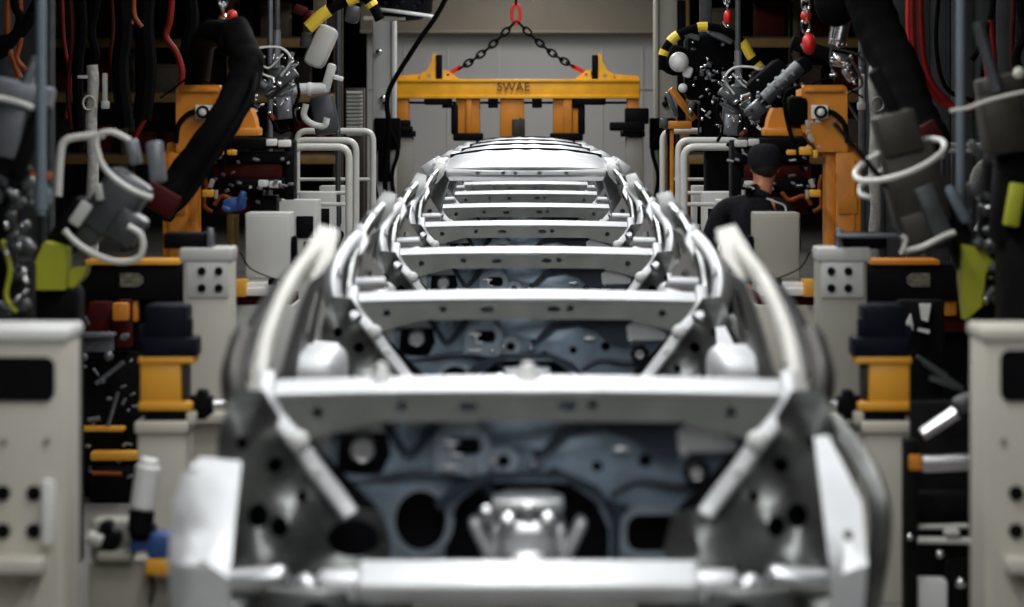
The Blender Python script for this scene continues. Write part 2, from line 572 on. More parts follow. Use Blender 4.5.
    m.plate([(-0.19, 0.90), (-0.10, 0.95), (0.10, 0.95), (0.2, 0.9), (0.26, 0.86), (0.2, 0.93), (0.1, 0.972), (-0.1, 0.972), (-0.22, 0.93), (-0.27, 0.88), (-0.25, 0.86)], [], (0, 0.012, 0), lambda a, b: (a, dy - 0.045, b))
    t.part('sound_pad', NAVY, m, dash)
    m = MB()
    m.plate([(0.435, 1.03), (0.43, 1.09), (0.47, 1.115), (0.53, 1.10), (0.60, 1.06), (0.60, 1.03)], [], (0, 0.02, 0), lambda a, b: (a, dy - 0.045, b))
    m.plate([(-0.62, 0.98), (-0.62, 1.10), (-0.57, 1.12), (-0.575, 0.98)], [], (0, 0.02, 0), lambda a, b: (a, dy - 0.03, b))
    m.box((0.27, dy - 0.03, 1.035), (0.05, 0.02, 0.012), bev=0.004)
    t.part('bracket', STEEL, m, dash)
    m = MB()
    for s, q in (((-0.245, 1.055), (0.055, 0.008)), ((-0.225, 1.02), (0.03, 0.007)), ((-0.245, 0.985), (0.06, 0.009)), ((-0.238, 1.03), (0.01, 0.05))):
        m.box((s[0] + 0.02, dy - 0.045, s[1]), (q[0], 0.006, q[1]), bev=0.002)
    t.part('stamped_mark', STEEL, m, dash)
    m = MB()
    for x, z, r in ((-0.475, 1.035, 0.038), (0.485, 0.97, 0.024)):
        m.lathe([(r, 0), (r, 0.05), (r * 0.8, 0.065), (r * 0.75, 0.06), (0.002, 0.06)], (x, dy + 0.01, z), (0, -1, 0))
    for x, z, r in ((-0.10, 1.0, 0.012), (0.02, 1.0, 0.012), (-0.15, 0.98, 0.01), (0.45, 1.02, 0.01)):
        m.sphere((x, dy - 0.045, z), r, 10)
    t.part('mounting_stud', CHROME, m, dash)
    m = MB().plate([(-0.68, 1.2), (-0.68, 1.07), (-0.6, 0.94), (-0.55, 0.60), (0.55, 0.60), (0.6, 0.94), (0.68, 1.07), (0.68, 1.2)], [], (0, 0.03, 0), lambda a, b: (a, dy + 0.13, b))
    m.plate([(0.445, 0.965), (0.46, 1.0), (0.5, 1.01), (0.53, 0.98), (0.51, 0.94), (0.465, 0.94)], [], (0, 0.01, 0), lambda a, b: (a, dy - 0.035, b))
    t.part('dark_backing', GAPDARK, m, dash)  # black sheet added behind the dash so its holes look dark
    # tunnel casting
    m = MB()
    m.box((0, -0.12, 0.79), (0.21, 0.30, 0.20), bev=0.05, seg=3)
    m.box((0, -0.2, 0.915), (0.20, 0.16, 0.035), bev=0.012)
    m.box((0, -0.05, 0.90), (0.15, 0.16, 0.05), bev=0.02)
    for x, z, r in ((-0.055, 0.865, 0.024), (0.055, 0.868, 0.022), (0.0, 0.90, 0.016), (-0.115, 0.89, 0.018)):
        m.lathe([(r, -0.02), (r, 0.02), (r * 0.6, 0.034), (0.002, 0.036)], (x, -0.272, z), (0, -0.75, 0.65))
    m.box((0.0, -0.29, 0.75), (0.09, 0.05, 0.08), rot=(R(-35), 0, 0), bev=0.015)
    for s in both:
        m.box((s * 0.12, -0.2, 0.80), (0.03, 0.14, 0.16), rot=(0, R(s * 25), 0), bev=0.01)
    m.box((0, 0.3, 0.80), (0.2, 0.6, 0.2), bev=0.04)
    t.part('tunnel_reinforcement', STEEL, m)
    # front cross member and chassis legs
    m = MB()
    m.box((0, -0.60, 0.752), (0.92, 0.13, 0.07), rot=(R(28), 0, 0), bev=0.02, seg=3)
    for s in both:
        m.box((s * 0.5, -0.58, 0.735), (0.14, 0.12, 0.09), bev=0.03, seg=3)
    t.part('front_crossmember', ZINC, m)
    m = MB()
    for s in both:
        m.sweep(smooth_path([(s * 0.47, -0.66, 0.636), (s * 0.47, -0.1, 0.636), (s * 0.46, 0.5, 0.636), (s * 0.46, 3.5, 0.636)], 5), rrect(-0.045, -0.06, 0.045, 0.06, 0.015))
        m.box((s * 0.59, -0.62, 0.66), (0.24, 0.05, 0.17), bev=0.02)
        m.cyl((s * 0.56, -0.60, 0.66), (s * 0.56, -0.66, 0.66), 0.055)
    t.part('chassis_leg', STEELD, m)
    m = MB()
    for s in both:
        m.cyl((s * 0.56, -0.655, 0.665), (s * 0.56, -0.664, 0.665), 0.042)
    t.part('end_opening', GAPDARK, m)
    for s in both:
        # sloping apron flange, bright, running from the pillar foot down to the dash bottom corner
        m = MB()
        path = smooth_path([(s * 0.745, 0.0, 1.26), (s * 0.745, -0.05, 1.20), (s * 0.71, -0.06, 1.135), (s * 0.655, -0.08, 1.075), (s * 0.60, -0.09, 1.0), (s * 0.53, -0.10, 0.91), (s * 0.50, -0.11, 0.87)], 6)
        m.sweep(path, rrect(-0.026, -0.016, 0.026, 0.016, 0.012), up=(0, -0.75, 0.66))
        fl = t.part('apron_flange', ZINC, m)
        m = MB().sphere((s * 0.648, -0.10, 1.078), 0.032, 16)
        m.box((s * 0.60, -0.105, 0.995), (0.03, 0.02, 0.03), rot=(0, R(s * 33), 0), bev=0.004)
        t.part('flange_cap', WHITE, m, fl)
        # inner wheel apron with holes
        m = MB()
        o = [(0.83, 1.23), (0.745, 1.22), (0.69, 1.12), (0.60, 0.985), (0.51, 0.885), (0.41, 0.875), (0.385, 0.78), (0.40, 0.62), (0.86, 0.56), (0.88, 0.9), (0.87, 1.1)]
        hs = [ell(0.715, 1.01, 0.022, 0.022), ell(0.76, 0.87, 0.03, 0.035), ell(0.70, 0.84, 0.026, 0.03), ell(0.495, 0.80, 0.075, 0.052, 22), ell(0.80, 1.08, 0.018, 0.022), ell(0.72, 0.72, 0.022, 0.022), ell(0.64, 0.92, 0.016, 0.016)]
        if s > 0:
            hs.pop(3)
        m.plate([(s * a, b) for a, b in o], [[(s * a, b) for a, b in h] for h in hs], (0, 0.006, 0),
                lambda a, b: (a, -0.04 - 0.5 * max(0, abs(a) - 0.62) - 0.18 * max(0, 1.05 - b) + 0.035 * math.sin(abs(a) * 22) * math.sin(b * 13), b), cuts=2)
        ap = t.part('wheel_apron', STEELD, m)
        m = MB()
        m.box((s * 0.76, -0.22, 0.70), (0.20, 0.10, 0.07), rot=(R(-25), R(s * 6), 0), bev=0.03, seg=3)
        m.box((s * 0.60, -0.22, 0.67), (0.12, 0.06, 0.08), rot=(0, R(s * -30), 0), bev=0.03, seg=3)
        t.part('apron_pressing', STEEL, m, ap)
        m = MB().plate([(s * 0.85, 1.2), (s * 0.76, 1.2), (s * 0.42, 0.86), (s * 0.41, 0.60), (s * 0.86, 0.60)], [], (0, 0.01, 0), lambda a, b: (a, 0.05, b))
        t.part('apron_dark_backing', GAPDARK, m, ap)  # black sheet added behind the apron to keep its holes dark
        # wheel-arch closing sheet at the outer front corner
        m = MB()
        if s < 0:
            o = [(-0.785, 1.05), (-0.90, 1.06), (-0.945, 1.02), (-0.965, 0.95), (-0.965, 0.80), (-0.95, 0.62), (-0.80, 0.62)]
            hs = [ell(-0.865, 0.80, 0.012, 0.012)]
        else:
            o = [(0.79, 1.11), (0.83, 1.115), (0.865, 1.04), (0.905, 0.95), (0.905, 0.80), (0.89, 0.62), (0.81, 0.62), (0.80, 0.9)]
            hs = [ell(0.86, 0.87, 0.014, 0.014)]
        m.plate(o, hs, (0, 0.012, 0.0), lambda a, b: (a, -0.62 + 1.0 * max(0, b - 0.80) + 1.2 * max(0, abs(a) - 0.93), b), cuts=2)
        arch_p = t.part('wheel_arch_sheet', ZINC, m)
        if s > 0:
            m = MB().sweep(smooth_path([(0.86, -0.1, 1.13), (0.92, -0.2, 1.05), (0.965, -0.3, 0.95), (0.97, -0.32, 0.82), (0.94, -0.3, 0.62)], 6), rrect(-0.03, -0.02, 0.03, 0.02, 0.01), up=(0, -1, 0))
            t.part('arch_lip', STEELD, m, arch_p)
        # pillars and roof rail
        m = MB()
        pa = smooth_path([(s * 0.80, -0.05, 1.13), (s * 0.775, 0.0, 1.22), (s * 0.765, 0.25, 1.355), (s * 0.72, 0.65, 1.50), (s * 0.655, 1.05, 1.59), (s * 0.64, 1.3, 1.60)], 6)
        m.sweep(pa, [(0.56 * a, 0.56 * b) for a, b in [(-0.04, -0.03), (-0.03, -0.042), (0.03, -0.042), (0.042, -0.02), (0.042, 0.012), (0.02, 0.035), (-0.02, 0.035), (-0.04, 0.015)]])
        m.plate([(s * 0.60, 1.64), (s * 0.66, 1.655), (s * 0.715, 1.56), (s * 0.735, 1.48), (s * 0.66, 1.50), (s * 0.61, 1.56)], [], (0, 0.02, 0), lambda a, b: (a, 0.78 + 1.6 * (b - 1.48), b - 0.005))
        t.part('front_pillar', STEELD, m)
        # hinge plates and brackets along the pillar, bright stub behind the cowl end
        m = MB()
        rnd = random.Random(31)
        for i, (x, y, z) in enumerate(((0.80, -0.02, 1.33), (0.79, 0.2, 1.40), (0.74, 0.5, 1.49), (0.70, 0.8, 1.55), (0.86, 0.05, 1.22), (0.84, 0.3, 1.30))):
            m.box((s * x, y, z), (rnd.uniform(0.02, 0.045), rnd.uniform(0.03, 0.09), rnd.uniform(0.03, 0.06)), rot=(R(rnd.uniform(-40, 0)), R(s * rnd.uniform(0, 50)), 0), bev=0.006)
        t.part('hinge_bracket', ZINC, m)
        m = MB().cyl((s * 0.78, 0.30, 1.265), (s * 0.62, 0.30, 1.27), 0.022, seg=12)
        t.part('cowl_stub', ZINC, m)
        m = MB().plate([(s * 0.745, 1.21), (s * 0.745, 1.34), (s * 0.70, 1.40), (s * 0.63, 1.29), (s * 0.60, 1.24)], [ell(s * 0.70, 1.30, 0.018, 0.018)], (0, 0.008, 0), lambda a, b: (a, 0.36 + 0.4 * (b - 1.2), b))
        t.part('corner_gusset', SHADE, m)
        m = MB().sweep(smooth_path([(s * 0.755, 0.5, 1.445), (s * 0.795, 0.3, 1.40), (s * 0.825, 0.1, 1.34), (s * 0.835, -0.02, 1.265), (s * 0.81, -0.06, 1.18), (s * 0.735, -0.08, 1.115)], 7), rrect(-0.05, -0.028, 0.05, 0.028, 0.018), up=(s, -0.5, 0.4))
        t.part('hinge_pillar_arc', ZINC, m)
        m = MB().plate([(s * 0.735, 1.16), (s * 0.80, 1.18), (s * 0.83, 1.28), (s * 0.815, 1.37), (s * 0.765, 1.44), (s * 0.72, 1.50), (s * 0.70, 1.44), (s * 0.755, 1.34)], [ell(s * 0.785, 1.26, 0.014, 0.028), ell(s * 0.755, 1.40, 0.012, 0.018)], (0, 0.008, 0), lambda a, b: (a, 0.02 + 1.5 * max(0, b - 1.18), b))
        t.part('pillar_sheet', ZINC, m)
        m = MB()
        pb = smooth_path([(s * 0.65, 1.22, 1.60), (s * 0.775, 1.27, 1.46), (s * 0.875, 1.30, 1.33), (s * 0.905, 1.30, 1.22), (s * 0.875, 1.30, 1.12), (s * 0.79, 1.31, 1.04)], 7)
        m.sweep(pb, rrect(-0.045, -0.025, 0.045, 0.025, 0.012), up=(1, 0, 0))
        bp = t.part('centre_pillar', STEEL, m)
        m = MB()
        m.sweep(smooth_path([(s * 0.87, 1.36, 1.20), (s * 0.86, 1.36, 0.95), (s * 0.85, 1.36, 0.58)], 4), rrect(-0.07, -0.03, 0.07, 0.03, 0.012), up=(1, 0, 0))
        t.part('pillar_foot', STEELD, m, bp)
        # quarter panel with its window opening
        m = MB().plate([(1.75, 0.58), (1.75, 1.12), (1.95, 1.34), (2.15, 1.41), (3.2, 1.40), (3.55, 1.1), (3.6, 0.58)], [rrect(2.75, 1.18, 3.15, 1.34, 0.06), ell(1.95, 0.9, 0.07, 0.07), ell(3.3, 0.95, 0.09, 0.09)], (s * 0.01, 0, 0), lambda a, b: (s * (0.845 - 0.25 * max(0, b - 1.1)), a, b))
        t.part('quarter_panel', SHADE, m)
        m = MB().box((s * 0.79, 2.75, 0.84), (0.22, 0.7, 0.58), bev=0.06, seg=4)
        t.part('rear_wheelhouse', ZINC, m)
        m = MB().box((s * 0.80, 1.75, 0.63), (0.12, 3.3, 0.16), bev=0.03)
        t.part('sill', STEEL, m)
    # floor, seat cross members, back panel
    m = MB().box((0, 1.85, 0.60), (1.5, 3.5, 0.02))
    for y in (0.9, 1.5, 2.4):
        m.box((0, y, 0.66), (1.4, 0.12, 0.1), bev=0.02)
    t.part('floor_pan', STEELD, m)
    m = MB().plate([(-0.75, 0.58), (0.75, 0.58), (0.77, 0.86), (-0.77, 0.86)], [ell(-0.4, 0.72, 0.08, 0.06), ell(0.4, 0.72, 0.08, 0.06)], (0, 0.02, 0), lambda a, b: (a, 3.56, b))
    m.box((0, 3.5, 0.865), (1.5, 0.16, 0.03), bev=0.01)
    t.part('back_panel', STEELD, m)
    return t

def make_roof():
    """roof skin with its holed header rail, in body space"""
    m = MB()
    n, k = 14, 16
    grid = []
    for j in range(n + 1):
        y = 1.06 + (3.05 - 1.06) * j / n
        u = j / n
        zc = 1.615 + 0.105 * math.sin(min(1, u * 1.25) * math.pi / 2) - 0.02 * max(0, u - 0.85) / 0.15
        row = []
        for i in range(k + 1):
            x = (-1 + 2 * i / k) * (0.655 - 0.02 * u)
            e = abs(-1 + 2 * i / k)
            z = zc - 0.055 * e ** 2.5 * (0.4 + 0.6 * min(1, u * 3)) - (0.03 if e > 0.95 else 0) + (0.008 if 0.3 < (e * 3) % 1 < 0.6 and 0.1 < u < 0.95 else 0)
            row.append(m.bm.verts.new((x, y - 0.05 * (1 - e * e), z)))
        grid.append(row)
    for a, b in zip(grid, grid[1:]):
        for i in range(k):
            m.bm.faces.new((a[i], a[i + 1], b[i + 1], b[i]))
    r = bmesh.ops.extrude_face_region(m.bm, geom=m.bm.faces[:])
    bmesh.ops.translate(m.bm, vec=(0, 0, -0.012), verts=[v for v in r['geom'] if isinstance(v, bmesh.types.BMVert)])
    sk = mesh_object('roof_skin', m, ZINC)
    m = MB().plate([(-0.60, 1.535), (0.60, 1.535), (0.59, 1.60), (-0.59, 1.60)], [ell(x, 1.567, 0.016, 0.014) for x in (-0.36, -0.17, -0.08, 0.10, 0.30)], (0, 0.006, 0), lambda a, b: (a, 1.05 - 0.05 * (1 - (a / 0.6) ** 2), b))
    m.plate([(-0.57, 1.51), (0.57, 1.51), (0.585, 1.54), (-0.585, 1.54)], [], (0, 0.01, 0), lambda a, b: (a, 1.03 - 0.05 * (1 - (a / 0.6) ** 2), b))
    m.box((0, 1.1, 1.58), (1.16, 0.02, 0.05))
    hd = mesh_object('roof_header', m, ZINC)
    out = [sk, hd]
    for s in (-1, 1):
        m = MB().sweep(smooth_path([(s * 0.655, 1.2, 1.605), (s * 0.66, 1.6, 1.625), (s * 0.65, 2.4, 1.635), (s * 0.66, 3.0, 1.60)], 6), rrect(-0.05, -0.03, 0.05, 0.03, 0.02))
        for y in (1.5, 2.2, 2.7):
            m.box((s * 0.72, y, 1.60), (0.13, 0.22, 0.10), rot=(0, R(s * 35), 0), bev=0.015)
        out.append(mesh_object('roof_rail', m, ZINC))
        m = MB().sweep(smooth_path([(s * 0.65, 2.9, 1.60), (s * 0.72, 3.3, 1.42), (s * 0.78, 3.5, 1.18), (s * 0.79, 3.52, 0.95)], 6), rrect(-0.08, -0.03, 0.08, 0.03, 0.014), up=(0, -1, 0))
        out.append(mesh_object('rear_pillar', m, STEEL))
    m = MB().sweep([(-0.6 + 0.1 * i, 2.8 - 0.05 * (1 - (abs(i - 6) / 6) ** 2), 1.718 - 0.055 * (abs(i - 6) / 6) ** 2.5) for i in range(13)], rrect(-0.03, -0.015, 0.03, 0.022, 0.008))
    out.append(mesh_object('roof_gap_strip', m, GAPDARK))  # dark strip added for the dark gap between one roof and the next
    return out

PITCH = 4.6
N_BODY = 7
LAB = ['bare steel car body at the very front of the line, blurred and roofless',
       'second bare steel car body from the camera, roofless, behind the blurred front one',
       'third bare steel car body from the camera, the last one without a roof',
       'fourth bare steel car body from the camera, first in line with a roof',
       'fifth bare steel car body from the camera, roof just behind the first roof',
       'sixth bare steel car body from the camera, second from the far end',
       'farthest bare steel car body in the line, in front of the yellow lifting frame']
proto = make_body()
roof = make_roof()
for i in range(N_BODY):
    o = proto.o if i == 0 else copy_tree(proto.o)
    o.location = (0.008, 2 * PITCH + i * PITCH, 0)
    prop(o, LAB[i], 'car body', 'bare car bodies on the conveyor')
    o['_k'] = i
bodies = sorted([o for o in bpy.data.objects if '_k' in o], key=lambda o: o['_k'])
for o in bodies:
    k = o['_k']
    del o['_k']
    for c in [x for x in o.children_recursive if x.name.startswith('locating_stud') and k]:
        bpy.data.objects.remove(c)
    if k == 0:
        for c in list(o.children):
            if c.name.startswith(('hinge_pillar_arc', 'hinge_bracket', 'corner_gusset', 'cowl_stub', 'pillar_sheet')):
                bpy.data.objects.remove(c)
                continue
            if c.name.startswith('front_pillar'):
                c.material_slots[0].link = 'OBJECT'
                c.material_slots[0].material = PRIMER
        for s in (-1, 1):   # the front body has only the short lower end of the arc
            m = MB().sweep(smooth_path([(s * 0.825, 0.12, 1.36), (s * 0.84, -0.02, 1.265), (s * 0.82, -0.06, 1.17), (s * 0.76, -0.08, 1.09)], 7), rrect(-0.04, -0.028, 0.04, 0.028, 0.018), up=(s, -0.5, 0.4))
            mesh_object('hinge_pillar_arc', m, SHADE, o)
    if k >= 3:
        for rp_ in roof:
            c = rp_ if k == 3 else rp_.copy()
            if k > 3:
                COL.objects.link(c)
            c.parent = o

# short cross bars between the overhead rails, carrying the hanging hoses
for i, (xa, xb) in enumerate(((-3.6, -1.6), (1.6, 3.6))):
    mm = MB()
    for y in (20, 21, 22, 23, 24):
        mm.box(((xa + xb) / 2, y, 3.945), (xb - xa, 0.05, 0.04), bev=0.005)
    structure('trim_%d' % (7 + i), MACH, mm)

# ------------------------------------------------------------------ stations on both sides of the line
# everything below is measured on the left hand side; mirror=True builds it on the right
SIDES = ((False, 'left'), (True, 'right'))

def at0(px, Y):
    v = P(px, VY, Y)
    return (v.x, Y, 0.0)

def near_cabinet(mir):
    Y = 10.1
    t = Thing('control_cabinet', 'big blurred cream cabinet with black window, nearest the camera at the %s edge' % ('right' if mir else 'left'), 'control cabinet', at0(30, Y), 'nearest cream cabinets', mir)
    m = MB().pbox(-70, 329, 66, 420, Y, 0.33, 0.018, floor=True)
    body = t.part('housing', CREAM, m)
    m = MB().pbox(-73, 328, 68, 342, Y - 0.015, 0.36, 0.014)
    t.part('top_cover', WHITE if not mir else CREAM, m)  # paler on the left: the difference in light between sides is painted
    a, b = P(-30, 357, Y), P(55, 401, Y)
    if mir:
        a, b = P(-30, 350, Y), P(50, 401, Y)
    m = MB().plate(rrect(a.x, b.z, b.x, a.z, 0.03), [], (0, 0.03, 0), lambda u, v: (u, Y - 0.008, v))
    t.part('window', BLACK, m)
    m = MB()
    for px in (3, 34):
        for py in (493, 531):
            c = P(px, py, Y)
            m.cyl((c.x, Y + 0.02, c.z), (c.x, Y - 0.012, c.z), 0.024, seg=18, bev=0.004)
    t.part('button', BLACK, m)
    m = MB()
    for px in (4, 47):
        c = P(px, 441, Y)
        m.cyl((c.x, Y + 0.02, c.z), (c.x, Y - 0.006, c.z), 0.012, seg=12)
    t.part('bolt', CREAMD, m)
    if not mir:
        m = MB().pbox(40, 480, 54, 547, Y - 0.03, 0.05, 0.015)
        t.part('handle', WHITE, m)
    m = MB().pbox(-60, 560, 42, 575, Y - 0.12, 0.14, 0.01)
    m.plate([(P(38, 0, Y).x, P(0, 572, Y).z), (P(55, 0, Y).x, P(0, 548, Y).z), (P(55, 0, Y).x, P(0, 640, Y).z), (P(-5, 0, Y).x, P(0, 640, Y).z)], [], (0, 0.03, 0), lambda u, v: (u, Y - 0.03, v))
    t.part('bracket', CREAM, m)

def tower(mir):
    Y = 15.5
    t = Thing('clamp_tower', 'tall stone-grey steel tower with four black bolt holes, beside the amber motor on the %s' % ('right' if mir else 'left'), 'machine tower', at0(207, Y), 'stone-grey towers behind the amber motors', mir)
    m = MB().pbox(183, 250, 231, 420, Y, 0.28, 0.012, floor=True)
    t.part('column', CREAMD if mir else CREAM, m)  # right column darkened in colour for the weaker light there
    m = MB().pbox(179, 248, 232, 262, Y - 0.015, 0.31, 0.012)
    m.pbox(186, 262, 229, 298, Y - 0.012, 0.05, 0.008)
    t.part('head', GREYE, m)
    m = MB()
    for px in (202, 219):
        for py in (271, 288):
            c = P(px, py, Y)
            m.cyl((c.x, Y + 0.01, c.z), (c.x, Y - 0.02, c.z), 0.02, seg=16)
    t.part('bolt_hole', BLACK, m)
    m = MB().pbox(163, 233, 212, 249, Y + 0.05, 0.2, 0.01)
    t.part('top_bracket', BLACK, m)
    m = MB().pbox(207, 228, 213, 249, Y, 0.04, 0.004)
    if mir:
        m.pbox(152, 234, 213, 238, Y - 0.05, 0.06, 0.004)
    t.part('stop_post', GUNL, m)
    m = MB().pbox(192, 414, 237, 424, Y - 0.1, 0.15, 0.01)
    t.part('ledge', CREAM, m)

def motor(mir):
    Y = 13.2
    t = Thing('servo_clamp', 'amber motor block under a black cap on a cream stand, %s of the car line' % ('right' if mir else 'left'), 'clamp motor', at0(163, Y), 'amber clamp motors with black caps', mir)
    m = MB().pbox(137, 428, 186, 500, Y - 0.02, 0.28, 0.012, floor=True)
    t.part('stand', CREAM, m)
    m = MB().pbox(134, 422, 188, 434, Y - 0.04, 0.32, 0.01)
    t.part('stand_top', CREAM, m)
    m = MB().pbox(144, 410, 186, 424, Y + 0.02, 0.2, 0.008)
    t.part('base_ring', BLACK, m)
    m = MB().pbox(138, 357, 194, 364, Y, 0.24, 0.006)
    m.pbox(138, 402, 192, 411, Y, 0.24, 0.008)
    m.pbox(140, 362, 181, 405, Y + 0.01, 0.22, 0.008)
    a = t.part('motor_body', AMBER, m)
    m = MB().pbox(180, 366, 187, 400, Y + 0.03, 0.16, 0.004)
    t.part('side_cover', GUNB, m)
    m = MB()
    m.pbox(144, 305, 187, 345, Y + 0.01, 0.22, 0.018)
    m.pbox(137, 326, 146, 352, Y + 0.03, 0.15, 0.01)
    m.pbox(141, 338, 196, 358, Y, 0.23, 0.012)
    m.pbox(184, 318, 191, 340, Y + 0.05, 0.1, 0.01)
    t.part('motor_cap', NAVYCAP, m)
    m = MB().pbox(188, 396, 212, 416, Y + 0.05, 0.1, 0.012)
    m.pbox(196, 390, 207, 420, Y + 0.04, 0.1, 0.012)
    cl = t.part('clamp_joint', BLACK, m)
    m = MB().cyl(P(208, 405, Y + 0.1), P(234, 404, Y + 0.1), 0.018, seg=12)
    m.sphere(P(233, 402, Y + 0.1), 0.03, 12)
    t.part('clamp_rod', CHROME, m, cl)
    m = MB().pbox(186, 412, 196, 424, Y, 0.1, 0.006)
    t.part('small_bracket', CREAM, m)

CABS = ((245, 290, 213, 19.2), (277, 318, 200, 22.3), (299, 334, 192.5, 25.2), (319, 346, 186, 28.4))
def row_cabinet(mir, i):
    x0, x1, y0, Y = CABS[i]
    side = 'right' if mir else 'left'
    lab = ['nearest grey box cabinet of the %s row, standing on a low cream machine base', 'second grey box cabinet from the camera in the %s row, with a black display',
           'third grey box cabinet from the camera in the %s row, half hidden', 'farthest grey box cabinet in the %s row, beside the white guard rails'][i] % side
    z0 = 0.0 if i else 0.986
    a, b = P(x0, y0, Y), P(x1, y0, Y)
    t = Thing('electrical_cabinet', lab, 'cabinet', (0.5 * (a.x + b.x), Y, z0), 'grey box cabinets along the %s side' % side, mir)
    H = a.z - z0
    m = MB().box(((a.x + b.x) / 2, Y + 0.17, z0 + H / 2), (b.x - a.x, 0.34, H), bev=0.008)
    t.part('housing', CREAMD if mir and i == 0 else GREYE, m)  # nearest right cabinet coloured darker for the dimmer light on that side
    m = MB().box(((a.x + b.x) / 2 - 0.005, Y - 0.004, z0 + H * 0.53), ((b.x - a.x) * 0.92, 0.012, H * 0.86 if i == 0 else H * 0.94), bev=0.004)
    d = t.part('door', CREAMD if mir and i == 0 else GREYE, m)  # door dimmed in colour like its housing
    if mir:
        t.o.location.x -= 0.10 if i else 0.03
    if i:
        k = Y / F
        m = MB().box((b.x - 13 * k, Y - 0.012, a.z - 27 * k), (17 * k, 0.02, 22 * k), bev=0.004)
        t.part('display', BLACK, m)
        m = MB().box((b.x - 10 * k, Y - 0.03, a.z - 52 * k), (8 * k, 0.05, 22 * k), bev=0.01)
        m.tube(smooth_path([(b.x - 10 * k, Y - 0.03, a.z - 42 * k), (b.x - 3 * k, Y - 0.05, a.z - 48 * k), (b.x - 9 * k, Y - 0.04, a.z - 62 * k)]), 0.012, 8)
        t.part('plug', RUBBER, m)
    else:
        m = MB().box((b.x + 0.02, Y + 0.1, a.z - 0.25), (0.03, 0.12, 0.22), bev=0.01)
        t.part('side_plug', RUBBER, m)

def machine_base(mir):
    Y = 19.0
    side = 'right' if mir else 'left'
    t = Thing('low_machine', 'low cream machine base under the nearest grey box cabinet, %s side' % side, 'machine base', at0(264, Y), 'low cream machine bases', mir)
    m = MB().pbox(232, 305, 293, 400, Y, 0.6, 0.01, floor=True)
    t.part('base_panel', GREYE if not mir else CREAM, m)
    m = MB().pbox(234, 296, 292, 305, Y + 0.02, 0.55, 0.004)
    t.part('dark_red_strip', DKRED, m)  # narrow strip in dark red paint
    m = MB().pbox(238, 288, 290, 296, Y - 0.06, 0.66, 0.008)
    m.pbox(246, 283, 286, 289, Y - 0.03, 0.2, 0.006)
    t.part('tray', WHITE, m)
    m = MB().pbox(234, 280, 246, 297, Y - 0.1, 0.2, 0.006)
    t.part('sensor_block', AMBER, m)
    m = MB()
    m.ptube([(240, 252), (250, 268), (272, 278), (286, 281)], 0.8, Y - 0.08, seg=6)
    m.pbox(268, 279, 276, 285, Y - 0.1, 0.05, 0.004)
    t.part('cable', RUBBER, m)

HOOPS = ((297, 366, 131, 373, 28.0), (294, 348, 140.5, 356, 25.8), (291, 342, 147, 349, 23.6))
def guard_hoop(mir, i):
    xl, xr, y, xd, Y = HOOPS[i]
    side = 'right' if mir else 'left'
    lab = ['farthest white bent-tube guard rail by the %s column', 'middle white bent-tube guard rail of three, %s side', 'nearest white bent-tube guard rail of three, %s side'][i] % side
    t = Thing('guard_rail', lab, 'guard rail', at0((xl + xd) / 2, Y), 'white tube guard rails', mir)
    a, b = P(xl, y, Y), P(xd, y, Y)
    m = MB().tube(round_path([(a.x, Y, 0.02), (a.x, Y, a.z), (b.x, Y, a.z), (b.x, Y, 0.02)], 0.09, 6), 0.027, 12)
    t.part('bent_tube', TUBE, m)
    m = MB()
    for x in (a.x, b.x):
        m.cyl((x, Y, 0), (x, Y, 0.015), 0.07)
    t.part('foot_plate', TUBE, m)
    zc = a.z - 0.42
    m = MB().cyl((a.x, Y, zc), (b.x, Y, zc), 0.016, seg=10)
    t.part('cross_tube', TUBE, m)
    if mir:
        t.o.location.x -= 0.125

def column(mir):
    Y = 40.0
    side = 'right' if mir else 'left'
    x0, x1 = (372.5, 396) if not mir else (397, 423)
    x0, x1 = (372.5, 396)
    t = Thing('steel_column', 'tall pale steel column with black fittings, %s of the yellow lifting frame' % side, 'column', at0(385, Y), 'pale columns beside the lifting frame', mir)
    a, b = P(x0, 0, Y), P(x1, 0, Y)
    xm, w = (a.x + b.x) / 2, b.x - a.x
    m = MB().box((xm, Y + 0.15, 2.45), (w, 0.3, 4.9), bev=0.015)
    m.box((xm + w * 0.4, Y - 0.02, 2.45), (w * 0.16, 0.06, 4.9), bev=0.01)
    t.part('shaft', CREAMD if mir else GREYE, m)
    m = MB().box((xm, Y + 0.15, 0.01), (w + 0.2, 0.5, 0.02))
    t.part('base_plate', GREYE, m)
    m = MB().pbox(374, 118, 400, 150, Y - 0.1, 0.25, 0.02)
    m.pbox(378, 150, 390, 182, Y - 0.06, 0.15, 0.02)
    m.ptube([(390, 130), (398, 150), (392, 176), (396, 205)], 2.0, Y - 0.12)
    m.ptube([(376, 150), (373, 168), (378, 200)], 1.6, Y - 0.12)
    t.part('black_fitting', RUBBER, m)
    m = MB()
    for px, py in ((379, 52), (385, 104), (383, 98)):
        m.sphere(P(px, py, Y - 0.05), 0.04, 10)
    t.part('bolt_cap', BLACK if mir else CHROME, m)
    if mir:
        m = MB().pbox(364, 0, 372.5, 128, Y + 0.05, 0.2, 0.01)
        t.part('cable_duct', BLACK, m)
        m = MB().pbox(405, 122, 440, 131, Y - 0.4, 0.3, 0.02)
        m.pbox(401, 108, 425, 124, Y - 0.3, 0.2, 0.02)
        t.part('end_stop', BLACK, m)

